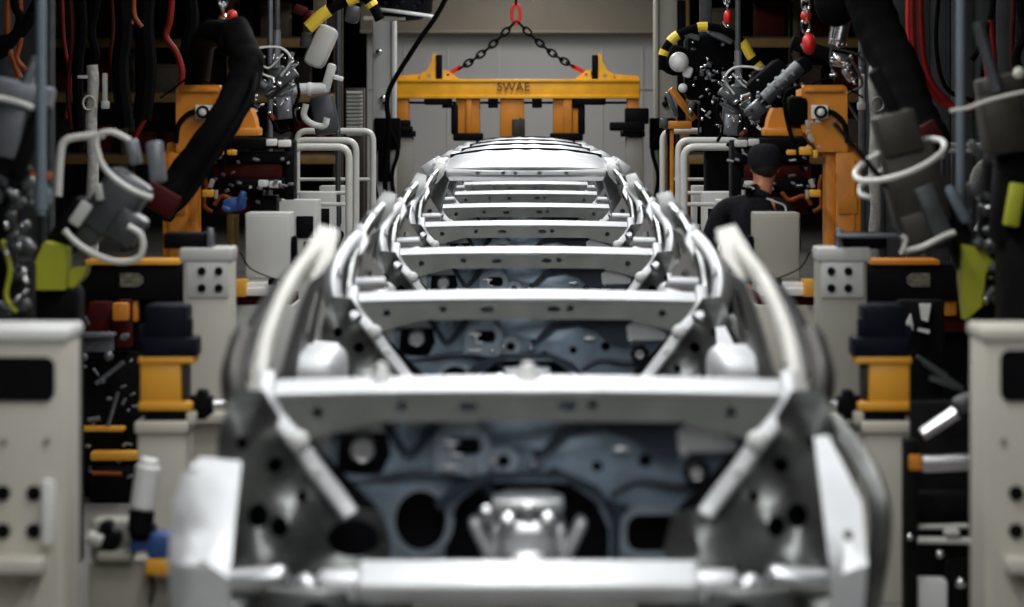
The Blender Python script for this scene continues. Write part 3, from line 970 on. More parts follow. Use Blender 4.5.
def carriage(mir):
    Y = 17.0
    side = 'right' if mir else 'left'
    t = Thing('clamp_carriage', 'long black carriage beam with an amber edge and worn label plate, %s side' % side, 'carriage', at0(135, Y), 'black carriages with label plates', mir)
    x0 = 60 if mir else 80
    m = MB().pbox(x0, 264, 186, 300, Y, 0.35, 0.012)
    t.part('beam', BLACK, m)
    m = MB().pbox(85 if not mir else 110, 260, 179, 265, Y - 0.03, 0.3, 0.004)
    t.part('top_edge', AMBER if not mir else ORANGE, m)
    k = [(120, 273), (138, 273), (143, 277), (143, 283), (138, 287), (120, 287)]
    m = MB().pplate(k, Y - 0.012, 0.015)
    t.part('label_plate', PLATE, m)
    m = MB().pbox(125, 300, 138, 322, Y + 0.02, 0.1, 0.01)
    m.pbox(93, 300, 106, 316, Y + 0.04, 0.1, 0.01)
    t.part('orange_block', ORANGE, m)
    m = MB().pbox(84, 300, 130, 332, Y + 0.1, 0.12, 0.006)
    t.part('red_panel', DKRED, m)
    m = MB().pbox(80, 300, 190, 420, Y + 0.22, 0.1, 0.006, floor=True)
    t.part('support_panel', MACH, m)

def robot(mir):
    Y = 20.0
    side = 'right' if mir else 'left'
    t = Thing('welding_robot', 'orange welding robot with a thick black arm and white round flange, %s side' % side, 'robot', at0(185, Y), 'orange welding robots', mir)
    m = MB().pbox(162, 152, 188, 300, Y, 0.35, 0.015, floor=True)
    m.pbox(188, 150, 198, 300, Y + 0.05, 0.2, 0.01, floor=True)
    col = t.part('column', ORANGE, m)
    m = MB().pbox(166, 196, 185, 214, Y - 0.015, 0.03, 0.004)
    m.pbox(168, 160, 172, 260, Y - 0.01, 0.03, 0.004)
    t.part('column_rib', ORANGE, m, col)
    m = MB()
    m.pplate([(176, 90), (178, 85), (219, 85), (222, 90), (222, 130), (212, 140), (205, 152), (176, 152)], Y, 0.4)
    m.pbox(180, 88, 218, 92, Y - 0.02, 0.05, 0.004)
    m.box(P(186, 150, Y + 0.2), (0.22, 0.3, 0.1), bev=0.02)
    hs = t.part('shoulder_housing', ORANGE, m)
    m = MB().pbox(195, 105, 212, 119, Y - 0.03, 0.05, 0.006)
    t.part('motor_flange', WHITE, m, hs)
    c = P(203.5, 112, Y)
    m = MB().lathe([(0.040, 0), (0.040, 0.03), (0.026, 0.032), (0.026, 0.015), (0.002, 0.015)], (c.x, Y - 0.03, c.z), (0, -1, 0))
    t.part('flange_ring', BLACK, m, hs)
    m = MB().sphere((c.x, Y - 0.05, c.z), 0.027, 14, (1, 0.5, 1))
    t.part('flange_cap', WHITE, m, hs)
    m = MB().pplate([(238, 108), (250, 108), (254, 118), (257, 133), (222, 134), (226, 124)], Y + 0.1, 0.3)
    m.pbox(220, 128, 258, 136, Y + 0.05, 0.35, 0.01)
    t.part('forearm_wedge', ORANGE, m)
    m = MB()
    if mir:
        pts = smooth_path([P(160, -60, Y - 1.2), P(155, -10, Y - 1.3), P(141, 34, Y - 1.4), P(122, 72, Y - 1.6), P(108, 112, Y - 1.8), P(90, 146, Y - 2.0)], 7)
        k = 1.45
        m.pobox(172, -6, 34, 26, 10, Y - 1.2, 0.25, 0.05)
        m.sphere(P(186, 2, Y - 1.1), 0.1, 14, (1.3, 1, 1.5))
    else:
        pts = smooth_path([P(234, 30, Y - 1.3), P(246, 62, Y - 1.5), P(240, 90, Y - 1.6), P(218, 130, Y - 1.8), P(182, 178, Y - 1.9), P(158, 212, Y - 2.0)], 7)
        k = 1.0
        m.pobox(228, 44, 22, 24, 15, Y - 1.3, 0.2, 0.05)
        m.sphere(P(246, 62, Y - 1.5), 0.11, 14)
        m.sweep(smooth_path([P(232, 40, Y - 1.4), P(222, 34, Y - 1.1), P(204, 40, Y - 0.4), P(196, 90, Y + 0.3)], 6), rrect(-0.07, -0.07, 0.07, 0.07, 0.04), up=(0, -1, 0))
    n = len(pts)
    m.sweep(pts, rrect(-0.085, -0.085, 0.085, 0.085, 0.06), up=(0, -1, 0), scale=[k * (1.08 - 0.12 * i / n + 0.04 * math.sin(i * 1.7)) for i in range(n)])
    m.pbox(214, 96, 236, 126, Y - 0.02, 0.3, 0.04)
    if not mir:
        m.ptube([(256, 74, Y - 1.6), (250, 98, Y - 1.8), (224, 142, Y - 1.95), (190, 196, Y - 2.05), (166, 218, Y - 2.1)], 3.2)
    t.part('black_arm', RUBBER, m)
    m = MB().box(P(161, 200, Y - 2.12) if not mir else P(96, 138, Y - 2.1), (0.2, 0.1, 0.14), rot=(0, R(30), 0), bev=0.02)
    t.part('arm_cuff', DKRED, m)
    m = MB()
    m.ptube([(176, 143, Y - 0.05), (179, 124, Y - 0.06), (190, 113, Y - 0.03), (198, 113, Y + 0.0)], 2.6)
    m.ptube([(222, 86), (236, 92), (238, 110), (228, 150), (220, 172)], 2.4, Y - 0.1)
    m.ptube([(160, 98), (172, 90), (190, 78), (212, 84)], 1.0, Y - 0.05)
    t.part('cable', RUBBER, m)
    m = MB()
    for x0, y0, x1, y1 in ((211, 147, 223, 155), (227, 150, 236, 155), (205, 150, 210, 158), (202, 190, 213, 197)):
        m.pbox(x0, y0, x1, y1, Y - 0.25, 0.08, 0.006)
    t.part('brass_fitting', AMBER, m)
    m = MB()
    rnd = random.Random(5)
    for i in range(10):
        x, y = rnd.uniform(203, 216), rnd.uniform(122, 205)
        m.pobox(x, y, rnd.uniform(2, 5), rnd.uniform(2, 9), rnd.uniform(-40, 40), Y - 0.2, 0.05, 0.003)
    t.part('small_fitting', CREAMD, m)
    if mir:
        t.o.location.x -= 0.165

def tool_carrier(mir):
    Y = 20.6 if not mir else 21.1
    side = 'right' if mir else 'left'
    t = Thing('clamping_tool', 'black layered clamping tool with bright metal ends, %s side beside the orange robot' % side, 'clamping tool', at0(255, Y), 'layered clamping tools', mir)
    m = MB()
    m.pbox(222, 138, 284, 149, Y, 0.4, 0.01)
    m.pbox(216, 152, 292, 163, Y + 0.05, 0.4, 0.01)
    m.pbox(220, 178, 284, 190, Y, 0.4, 0.01)
    m.pbox(284, 140, 294, 200, Y + 0.1, 0.3, 0.01)
    m.pbox(250, 196, 276, 300, Y + 0.15, 0.3, 0.01, floor=True)
    t.part('slab', BLACK, m)
    m = MB().pbox(214, 163, 282, 178, Y + 0.08, 0.3, 0.01)
    m.pbox(218, 190, 262, 214, Y + 0.2, 0.3, 0.01)
    t.part('red_brown_plate', DKRED, m)
    m = MB()
    for x0, y0, x1, y1 in ((266, 139, 277, 146), (278, 140, 290, 147), (258, 180, 268, 187), (269, 181, 281, 188)):
        m.pbox(x0, y0, x1, y1, Y - 0.05, 0.12, 0.008)
    t.part('bright_end', WHITE if not mir else GREYE, m)
    m = MB()
    rnd = random.Random(9 if mir else 3)
    for i in range(22):
        x, y = rnd.uniform(214, 292), rnd.choice((158, 174, 186, 200)) + rnd.uniform(-5, 5)
        if rnd.random() < 0.5:
            m.cyl(P(x, y, Y - 0.08), P(x + rnd.uniform(-8, 8), y + rnd.uniform(-2, 2), Y - 0.06), 0.010, seg=8)
        else:
            m.pobox(x, y, rnd.uniform(2, 6), rnd.uniform(2, 4), rnd.uniform(-30, 30), Y - 0.1, 0.06, 0.004)
    t.part('fitting', GUNL, m)
    m = MB()
    for p in (((214, 205), (222, 196), (236, 200), (244, 192)), ((203, 175), (206, 186), (204, 205), (212, 212))):
        m.ptube(p, 2.2, Y - 0.1)
    t.part('orange_hose', ORHOSE, m)
    if mir:
        t.o.location.x -= 0.16
    if not mir:
        m = MB()
        m.pobox(233, 205, 22, 14, -8, Y - 0.35, 0.2, 0.03)
        m.pobox(241, 199, 7, 16, 12, Y - 0.38, 0.1, 0.02)
        m.pobox(226, 209, 10, 5, 20, Y - 0.4, 0.1, 0.02)
        t.part('blue_pouch', BLUE, m)

def weld_gun(name, label, cat, pts, Y, mir, grp=None):
    """jumble of a spot welding gun: yoke plates, two electrode arms, wire hoops, cylinder, cables; pts: centre x, y, scale"""
    cx, cy, sc = pts
    q = lambda x, y: (cx + x * sc, cy + y * sc)
    t = Thing(name, label, cat, P(cx, cy + 42 * sc, Y), grp, mir)
    m = MB()
    m.pobox(*q(8, 20), 20 * sc, 34 * sc, -6, Y + 0.05, 0.16, 0.01)
    m.pobox(*q(-12, 6), 24 * sc, 14 * sc, 30, Y, 0.14, 0.01)
    m.pobox(*q(12, -4), 22 * sc, 9 * sc, -35, Y - 0.04, 0.1, 0.01)
    m.pobox(*q(0, -10), 16 * sc, 16 * sc, 15, Y + 0.02, 0.14, 0.02)
    t.part('yoke', GUN, m)
    m = MB()
    m.pobox(*q(9, 26), 15 * sc, 22 * sc, -6, Y - 0.02, 0.06, 0.01)
    m.pobox(*q(-14, 2), 14 * sc, 6 * sc, 30, Y - 0.05, 0.06, 0.01)
    m.cyl(P(*q(2, -52), Y), P(*q(1, -14), Y), 4.0 * sc * Y / F, seg=14)
    m.cyl(P(*q(17, -30), Y - 0.02), P(*q(12, -4), Y - 0.02), 2.6 * sc * Y / F, seg=12)
    t.part('cylinder', GUNL, m)
    m = MB()
    m.ptube([q(-22, -28), q(-16, -34), q(6, -34), q(16, -22), q(6, -6)], 1.2 * sc, Y - 0.1)
    m.ptube([q(-22, -28), q(-18, -14), q(-12, -8), q(-2, -4)], 1.2 * sc, Y - 0.12)
    m.ptube([q(-10, -26), q(-14, -20), q(-6, -14), q(8, -28)], 1.0 * sc, Y - 0.14)
    t.part('wire_hoop', TUBE, m)
    m = MB()
    for i, (x, y) in enumerate(((-20, 14), (-8, 12), (4, 2), (14, 8), (-2, -2), (16, -14), (-16, -6), (6, 12))):
        if i % 2:
            m.cyl(P(*q(x, y), Y - 0.1), P(*q(x + 7, y - 5), Y - 0.1), 1.6 * sc * Y / F, seg=10)
        else:
            m.pobox(*q(x, y), 6 * sc, 4 * sc, 20 * i, Y - 0.12, 0.05, 0.006)
    t.part('electrode_fitting', CHROME, m)
    m = MB()
    m.ptube([q(-20, 22), q(-6, 32), q(4, 50), q(14, 46)], 2.2 * sc, Y - 0.02)
    m.ptube([q(20, -6), q(24, 12), q(18, 30), q(24, 44)], 1.8 * sc, Y)
    m.ptube([q(-24, -2), q(-28, 14), q(-14, 30)], 1.6 * sc, Y)
    t.part('cable', RUBBER, m)
    m = MB().pobox(*q(-4, 34), 4 * sc, 10 * sc, -45, Y - 0.1, 0.05, 0.006)
    t.part('orange_clip', ORHOSE, m)
    glints(t, 'small_fitting', CHROME, cx - 24 * sc, cy - 30 * sc, cx + 24 * sc, cy + 32 * sc, Y - 0.12, 26, 77, 5)
    # hanger up to the overhead rail
    a = P(*q(2, -50), Y)
    m = MB().cyl(a, (a.x, Y, 6.6), 0.02, seg=10)
    t.part('hanger', GUN, m)
    return t

for mir, side in SIDES:
    near_cabinet(mir)
    tower(mir)
    motor(mir)
    machine_base(mir)
    for i in range(4):
        row_cabinet(mir, i)
    for i in range(3):
        guard_hoop(mir, i)
    column(mir)
    carriage(mir)
    robot(mir)
    tool_carrier(mir)
weld_gun('weld_gun', 'grey spot welding gun with white wire hoops hanging above the layered clamping tool', 'welding gun', (275, 82, 1.0), 22.0, False)
weld_gun('weld_gun', 'grey spot welding gun hanging beside the yellow-banded hoses', 'welding gun', (1050 - 740, 100, 0.95), 22.5, True)

# ------------------------------------------------------------------ yellow lifting frame at the end of the line
Y = 41.5
t = Thing('lifting_frame', 'yellow steel lifting frame hanging on two chains behind the farthest car body', 'lifting frame', P(517, 98, Y))
m = MB().pbox(394, 80, 640, 98, Y, 0.35, 0.02)
m.pbox(394, 79, 640, 82, Y - 0.03, 0.4, 0.008)
m.pbox(394, 95, 640, 98.5, Y - 0.03, 0.4, 0.008)
beam = t.part('main_beam', LIFT, m)
curve = bpy.data.curves.new('lettering', 'FONT')
curve.body = 'SWAE'
curve.size = 0.16
curve.extrude = 0.003
curve.align_x = 'CENTER'
curve.align_y = 'CENTER'
to = bpy.data.objects.new('lettering', curve)
COL.objects.link(to)
dg = bpy.context.evaluated_depsgraph_get()
me = bpy.data.meshes.new_from_object(to.evaluated_get(dg))
bpy.data.objects.remove(to)
me.materials.clear()
me.materials.append(TEXT)
tx = bpy.data.objects.new('lettering', me)
COL.objects.link(tx)
tx.parent = beam
me.transform(Matrix.Translation(P(513.5, 87, Y - 0.035) - t.base) @ Euler((math.pi / 2, 0, 0)).to_matrix().to_4x4())
for xa, xb in ((397, 409), (627, 639)):
    m = MB().pbox(xa, 98, xb, 128, Y + 0.02, 0.25, 0.015)
    lg = t.part('end_leg', ORANGE, m)
    m = MB().pbox(xa - 4, 126, xb + 3, 132, Y - 0.05, 0.4, 0.02)
    m.pbox(xa - 1, 120, xb + 1, 127, Y - 0.02, 0.3, 0.02)
    m.pbox(xa - 6, 131, xb + 6, 137, Y, 0.4, 0.01)
    t.part('leg_foot', BLACK, m, lg)
    m = MB().pbox(xa - 1, 137, xb + 4, 205, Y + 0.05, 0.3, 0.01)
    t.part('leg_stand', CREAMD, m, lg)
for xa, xb in ((456, 480), (553, 580)):
    m = MB().pbox(xa, 98, xb, 136, Y + 0.05, 0.25, 0.015)
    m.pbox(xa + 10, 98, xb - 8, 134, Y, 0.25, 0.01)
    lg = t.part('inner_leg', ORANGE, m)
    m = MB().pbox(xa - 3, 133, xb + 3, 141, Y - 0.02, 0.4, 0.02)
    m.pbox(xa - 5 if xa < 500 else xb - 2, 104, xa + 2 if xa < 500 else xb + 5, 135, Y + 0.02, 0.3, 0.03)
    t.part('leg_clamp', BLACK, m, lg)
m = MB().pbox(500, 98, 524, 138, Y + 0.03, 0.3, 0.015)
t.part('centre_leg', ORANGE, m)
m = MB().pbox(512, 119, 525, 140, Y - 0.03, 0.1, 0.01)
m.pbox(519, 118, 522, 138, Y - 0.05, 0.05, 0.004)
t.part('centre_clamp', GUNB, m)
m = MB().pbox(409, 101.5, 628, 104, Y + 0.1, 0.06, 0.006)
for xa, xb in ((424, 448), (575, 606)):
    m.pbox(xa, 97, xb, 105, Y - 0.02, 0.2, 0.02)
for xa in (442, 488, 532, 571):
    m.pbox(xa, 96, xa + 10, 108, Y + 0.02, 0.15, 0.01)
t.part('clamp_rail', BLACK, m)
for sg in (-1, 1):
    q = lambda x: 517 + sg * x
    m = MB().pplate([(q(97), 80), (q(97), 74), (q(90), 70), (q(85), 60), (q(85), 55), (q(81), 53), (q(81), 80)], Y + 0.05, 0.2, [ell(q(88), 76, 2.0, 2.0, 10)])
    m.pplate([(q(122), 80), (q(122), 76), (q(97), 74), (q(97), 80)], Y + 0.1, 0.1)
    t.part('gusset', LIFT, m)
    m = MB().pbox(min(q(81), q(75)), 55, max(q(81), q(75)), 80, Y + 0.03, 0.12, 0.006)
    t.part('black_plate', BLACK, m)
    m = MB().pplate([(q(74), 80), (q(74), 70), (q(70), 70), (q(56), 80)], Y + 0.08, 0.14, [ell(q(69), 75, 1.6, 1.6, 10)])
    t.part('lifting_lug', LIFT, m)
# chains with the red master link and red hooks
def chain_part(t, name, p0, p1, sag, step, r, m_):
    n = max(3, int((p1 - p0).length / step))
    mb = MB()
    for i in range(n):
        u = (i + 0.5) / n
        f = lambda w: p0.lerp(p1, w) + Vector((0, 0, -sag * math.sin(math.pi * w)))
        c, d = f(u), (f(min(1, u + 0.02)) - f(max(0, u - 0.02))).normalized()
        s = d.cross(Vector((0, 1, 0))).normalized() if i % 2 else Vector((0, 1, 0))
        ring = []
        for k in range(12):
            a = 2 * math.pi * k / 12
            ring.append(c + d * (step * 0.72 * math.cos(a)) + s * (r * 2.4 * math.sin(a)))
        mb.tube(ring, r, 6, closed=True)
    return t.part(name, m_, mb)
t = Thing('chain_sling', 'black two-leg chain sling with red master link above the yellow lifting frame', 'chain', P(516, 24, Y))
yl = Y + 0.15
chain_part(t, 'chain', P(515, 22, yl), P(459, 69, yl), 0.05, 0.095, 0.016, BLACK)
chain_part(t, 'chain', P(518, 22, yl), P(574, 67, yl), 0.05, 0.095, 0.016, BLACK)
c = P(516, 14, yl)
t.part('master_link', RED, MB().tube([c + Vector((0.055 * math.sin(a * math.pi / 8), 0, 0.125 * math.cos(a * math.pi / 8))) for a in range(16)], 0.022, 8, closed=True))
for x0, y0, x1, y1 in ((461, 67, 450, 73), (572, 66, 586, 73)):
    m = MB().cyl(P(x0, y0, yl), P(x1, y1, yl), 0.035, 0.025, seg=10)
    e = P(x1, y1, yl)
    m.tube(smooth_path([e, e + Vector((0.06 if x1 > 517 else -0.06, 0, -0.02)), e + Vector((0.07 if x1 > 517 else -0.07, 0, 0.03))], 4), 0.02, 8)
    t.part('hook', RED, m)
chain_part(t, 'chain', c + Vector((0, 0, 0.14)), c + Vector((0, 0, 1.0)), 0, 0.095, 0.016, BLACK)
t.part('trolley', BLACK, MB().box(c + Vector((0, 0, 1.12)), (0.5, 0.3, 0.22), bev=0.03))
structure('trim_6', MACH, MB().box((c.x, Y + 0.15, c.z + 1.35), (7.0, 0.2, 0.24), bev=0.01))

# slanting black cable by the far-left column
Y = 36.0
m = MB().ptube([(500, -296), (482, -90), (445, 0), (418, 42), (392, 84), (387, 104), (389, 130), (385, 170), (386, 205)], 2.6, Y, n=6)
single('power_cable', RUBBER, m, 'thick black cable slanting down in front of the pale sheet wall to the far column', 'cable', P(390, 90, Y))
# shallow drum tray above the far-left column
Y = 38.5
c = P(402, 8, Y)
t = Thing('tool_drum', 'dark shallow drum with a white rim hanging above the pale column', 'drum', c)
t.part('bowl', BLACK, MB().lathe([(0.02, -0.16), (0.22, -0.14), (0.36, -0.05), (0.38, 0.22), (0.35, 0.22), (0.33, -0.03), (0.02, -0.1)], c, (0, 0, 1), 32))
t.part('rim', WHITE, MB().tube([c + Vector((0.385 * math.cos(a * math.pi / 20), 0.385 * math.sin(a * math.pi / 20), -0.06 - 0.05 * math.cos(a * math.pi / 20))) for a in range(40)], 0.022, 8, closed=True))
m = MB()
for i in range(9):
    m.box(c + Vector((-0.25 + 0.065 * i, -0.36 + 0.02 * abs(4 - i), 0.05 * (i % 3))), (0.05, 0.05, 0.06), rot=(0, 0.3 * i, 0), bev=0.01)
t.part('coil_fitting', NAVYCAP, m)
t.part('hanger', CREAM, MB().box((c.x - 0.1, Y, (c.z + 0.1 + 6.6) / 2), (0.06, 0.06, 6.5 - c.z), bev=0.01).box(c + Vector((-0.2, -0.2, -0.13)), (0.5, 0.1, 0.05), bev=0.01))

# ------------------------------------------------------------------ storage racks in the dark behind the robots
def rack(x0, x1, Y, label, seed):
    t = Thing('storage_rack', label, 'rack', ((x0 + x1) / 2, Y, 0), 'storage racks in the dark background')
    rnd = random.Random(seed)
    n = 4
    for i in range(n):
        x = x0 + (x1 - x0) * i / (n - 1)
        m = MB()
        for dy in (0, 0.8):
            m.box((x, Y + dy, 2.1), (0.1, 0.08, 4.2), bev=0.01)
        for z in (0.5, 1.3, 2.1, 2.9, 3.7):
            m.box((x, Y + 0.4, z), (0.04, 0.72, 0.04))
        t.part('upright', RACKP if i % 2 else RACKW, m)
    levels = (1.35, 2.25, 3.05, 3.8)
    for z in levels:
        m = MB().box(((x0 + x1) / 2, Y - 0.02, z), (x1 - x0, 0.06, 0.13), bev=0.01)
        t.part('cross_beam', RACKW, m)
        t.part('shelf', RACKP, MB().box(((x0 + x1) / 2, Y + 0.4, z + 0.08), (x1 - x0, 0.8, 0.03)))
    for z in levels[:3]:
        x = x0 + 0.35
        while x < x1 - 0.4:
            w, h = rnd.uniform(0.35, 0.6), rnd.uniform(0.3, 0.55)
            col = rnd.choice((CRATE, CRATE, MACH, DKRED, RACKP))
            zb = z + 0.096
            mm = MB().box((x + w / 2, Y + 0.4, zb + h / 2), (w, 0.5, h), bev=0.015)
            mm.box((x + w / 2, Y + 0.4, zb + h - 0.03), (w + 0.03, 0.53, 0.04), bev=0.01)
            single('storage_crate', col, mm, 'dark crate on a shelf of the racks in the dim background', 'crate', (x + w / 2, Y + 0.4, zb), 'crates on the storage racks')
            x += w + rnd.uniform(0.06, 0.3)
rack(-7.4, -2.75, 47.0, 'mustard storage rack with dark crates beside the louvred panel and bright-bolted pale column', 1)
rack(2.35, 7.2, 47.0, 'mustard storage rack with dark crates, far behind the person in black', 2)
for x, lab in ((-2.9, 'brown louvred machine panel standing between the farthest guard rail and the tall column'),):
    Y = 42.5
    m = MB().pbox(345, 88, 364, 205, Y, 0.4, 0.01)
    t = Thing('louvre_panel', lab, 'machine panel', at0(355, Y))
    a, b = P(345, 88, Y), P(364, 88, Y)
    t.part('frame', RACKP, MB().box(((a.x + b.x) / 2, Y + 0.2, a.z / 2), (b.x - a.x, 0.35, a.z), bev=0.01))
    m = MB()
    for i in range(12):
        m.box(((a.x + b.x) / 2, Y + 0.01, a.z - 0.06 - 0.05 * i), (b.x - a.x - 0.04, 0.05, 0.022), rot=(R(25), 0, 0))
    t.part('slat', GREYE, m)

# ------------------------------------------------------------------ hoses, poles and balancers hanging at both sides
def hang(name, m_, r, pts, Y, label, cat, grp):
    """hose from the overhead rail, hanging down in a line or a loop"""
    Y = float(round(Y))
    v = [P(a, b, Y) for a, b in pts]
    top = Vector((v[0].x, Y, 3.97))
    path = [top] + v
    if v[-1].z > v[0].z - 0.15 and len(v) > 3:
        path = path + [Vector((v[-1].x, Y, 3.97))]
    single(name, m_, MB().tube(smooth_path(path, 7), r, 8), label, cat, v[0], grp)

HL = [(62, 24, 0.014, REDHOSE, [(62, -20), (64, 40), (70, 78), (66, 118)]), (70, 23, 0.018, DKRED, [(70, -20), (72, 40), (68, 90), (72, 130)]),
      (112, 24, 0.016, DKRED, [(112, -20), (113, 30), (111, 60), (114, 90)]), (148, 23, 0.020, DKRED, [(148, -20), (150, 30), (146, 80), (148, 110)]),
      (168, 22, 0.022, REDHOSE, [(172, -20), (170, 20), (166, 36), (176, 52), (182, 70), (181, 86)]), (135, 24, 0.018, REDHOSE, [(136, -20), (140, 40), (150, 100), (134, 140)]),
      (123, 22, 0.015, ORHOSE, [(123, -20), (123, 8), (127, 16), (133, 24)]), (134, 22, 0.016, ORHOSE, [(134, -20), (134, 12), (138, 22), (142, 27)]),
      (50, 21, 0.016, DKRED, [(53, -20), (52, 30), (46, 70), (51, 120)]), (18, 20, 0.02, ORHOSE, [(8, -20), (8, 40), (14, 62), (20, 78)]),
      (24, 20, 0.016, ORHOSE, [(20, -20), (21, 36), (17, 58), (26, 70)]), (4, 20, 0.03, RUBBER, [(12, -20), (20, 20), (6, 50), (-12, 60)]),
      (30, 20, 0.04, RUBBER, [(40, -20), (34, 10), (18, 34), (-10, 46)]), (100, 22, 0.03, RUBBER, [(98, -20), (92, 30), (96, 55), (92, 66)]),
      (125, 22.5, 0.06, RUBBER, [(122, -20), (124, 30), (120, 70), (126, 128)]), (143, 22.6, 0.07, RUBBER, [(146, -20), (144, 24), (147, 70), (142, 120)]),
      (80, 22.8, 0.04, RUBBER, [(80, -20), (82, 30), (78, 70), (80, 150)]), (192, 23, 0.05, RUBBER, [(190, -20), (192, 20), (188, 50), (200, 84)])]
HR = [(912, 22, 0.026, REDHOSE, [(912, -30), (913, 40), (920, 75), (938, 100), (958, 108), (976, 104), (988, 88), (985, 40)]),
      (918, 21.6, 0.024, REDHOSE, [(920, -30), (922, 45), (930, 80), (950, 104), (966, 110), (984, 100), (994, 70), (990, 20)]),
      (908, 22.4, 0.016, RED, [(908, -20), (908, 30), (912, 62), (926, 86)]), (876, 22, 0.02, REDHOSE, [(880, -20), (878, 30), (876, 52), (878, 66)]),
      (936, 23, 0.016, RUBBER, [(940, -30), (936, 40), (944, 84), (964, 98), (980, 92), (984, 30)]), (1014, 22, 0.018, DKRED, [(1014, -20), (1012, 40), (1013, 70), (1010, 90)]),
      (990, 22, 0.022, RUBBER, [(994, -20), (990, 20), (984, 40), (972, 60)]), (1020, 21, 0.03, RUBBER, [(1018, -20), (1024, 30), (1016, 60), (1030, 90)])]
for lst, side in ((HL, 'left'), (HR, 'right')):
    for i, (x, Yh, r, m_, pts) in enumerate(lst):
        col = 'black' if m_ is RUBBER else 'orange' if m_ is ORHOSE else 'dark red' if m_ is DKRED else 'red'
        loop = (len(pts) > 6 and side == 'right') or (side == 'left' and i == 4) or (side == 'right' and i == 4)
        if loop:
            lab = side == 'left' or {0: 'thick red hose hanging in a long loop, the one nearer the orange robot', 1: 'thick red hose hanging in a long loop, crossing the slim pole', 4: 'thin black hose loop hanging inside the two red hose loops'}[i]
            hang('air_hose', m_, r, pts, Yh, lab, 'hose', 'looped hoses by the slim pole') if side == 'right' else hang('air_hose', m_, r, pts, Yh, 'kinked red hose hanging just beside the orange shoulder housing', 'hose', 'red hoses on the left')
            continue
        hang('air_hose', m_, r, pts, Yh, 'straight %s air hose hanging from the overhead rail among the %s robots' % (col, side), 'hose', '%s hoses on the %s' % (col, side))

def pole(px, py, Y, r, label):
    a = P(px, py, Y)
    t = Thing('support_pole', label, 'pole', a)
    t.part('tube', POLE, MB().cyl((a.x, Y, a.z), (a.x, Y, 3.965), r, seg=18))
    t.part('clamp', POLE, MB().cyl((a.x, Y, a.z + 0.02), (a.x, Y, a.z + 0.12), r * 1.35, seg=18).box((a.x + r * 1.5, Y, a.z + 0.07), (r * 1.2, r, 0.06), bev=0.006))
pole(41, 215, 12.6, 0.021, 'thick slate-blue support pole at the edge beside the pale blurred gun')
pole(961, 232, 14.4, 0.022, 'slim slate-grey support pole behind the red hose loop')
for px, Y, lab in ((51, 17.0, 'thin grey upright tube just behind the thick slate pole'), (270, 26, 'slim pale upright tube above the grey welding gun by the yellow-banded cover'), (338, 27, 'thin grey upright rod beside the white robot cover')):
    a = P(px, 0, Y)
    single('upright_tube', GUN if px != 270 else GUNL, MB().cyl((a.x, Y, 0), (a.x, Y, 4.1), 0.022, seg=12).cyl((a.x, Y, 0), (a.x, Y, 0.02), 0.07), lab, 'tube', (a.x, Y, 0))

def balancer(px, y_hook, Y, label, blob):
    t = Thing('spring_balancer', label, 'balancer', P(px, y_hook, Y))
    c = P(px, y_hook, Y)
    chain_part(t, 'chain', Vector((c.x, Y, 3.965 if abs(c.x) > 1.7 else 6.58)), c + Vector((0, 0, 0.02)), 0, 0.07, 0.011, CHROME)
    for (dx, y, w, h) in blob:
        m = MB().sphere(P(px + dx, y, Y), h * Y / F / 2, 14, (w / h, 0.9, 1))
        t.part('body', RED, m)
    m = MB().tube(smooth_path([c, c + Vector((0.03, 0, -0.05)), c + Vector((0, 0, -0.1)), c + Vector((-0.03, 0, -0.06))], 5), 0.012, 8)
    t.part('hook', CHROME, m)
balancer(223, 30, 20.5, 'bright chain with an orange-red balancer above the left black robot arm', ((9, 16, 11, 13),))
balancer(806, 34, 21.0, 'red spring balancer on a chain above the right orange robot', ((0, 16, 11, 12), (3, 44, 14, 22)))
balancer(727, 14, 26.0, 'small red balancer on a chain above the grey yellow-hosed robot', ((1, 17, 9, 16),))

# grey screen panels behind the hoses
for xa, xb, lab in ((862, 1040, 'dark grey steel screen standing behind the red hose loop'), (-10, 44, 'dark grey steel screen behind the thick slate pole and orange hoses')):
    Y = 24.5
    a, b = P(xa, 0, Y), P(xb, 150, Y)
    t = Thing('steel_screen', lab, 'screen', ((a.x + b.x) / 2, Y, 0))
    n = max(2, int((b.x - a.x) / 0.16))
    m = MB()
    for i in range(n):
        x = a.x + (b.x - a.x) * (i + 0.5) / n
        m.box((x, Y + 0.04 * (i % 2), 1.65), ((b.x - a.x) / n * 0.98, 0.03, 3.1), bev=0.008)
    t.part('ribbed_sheet', SCREEN, m)
    m = MB()
    for x in (a.x, b.x):
        m.box((x, Y, 1.65), (0.05, 0.06, 3.3), bev=0.008)
    t.part('post', GUN, m)

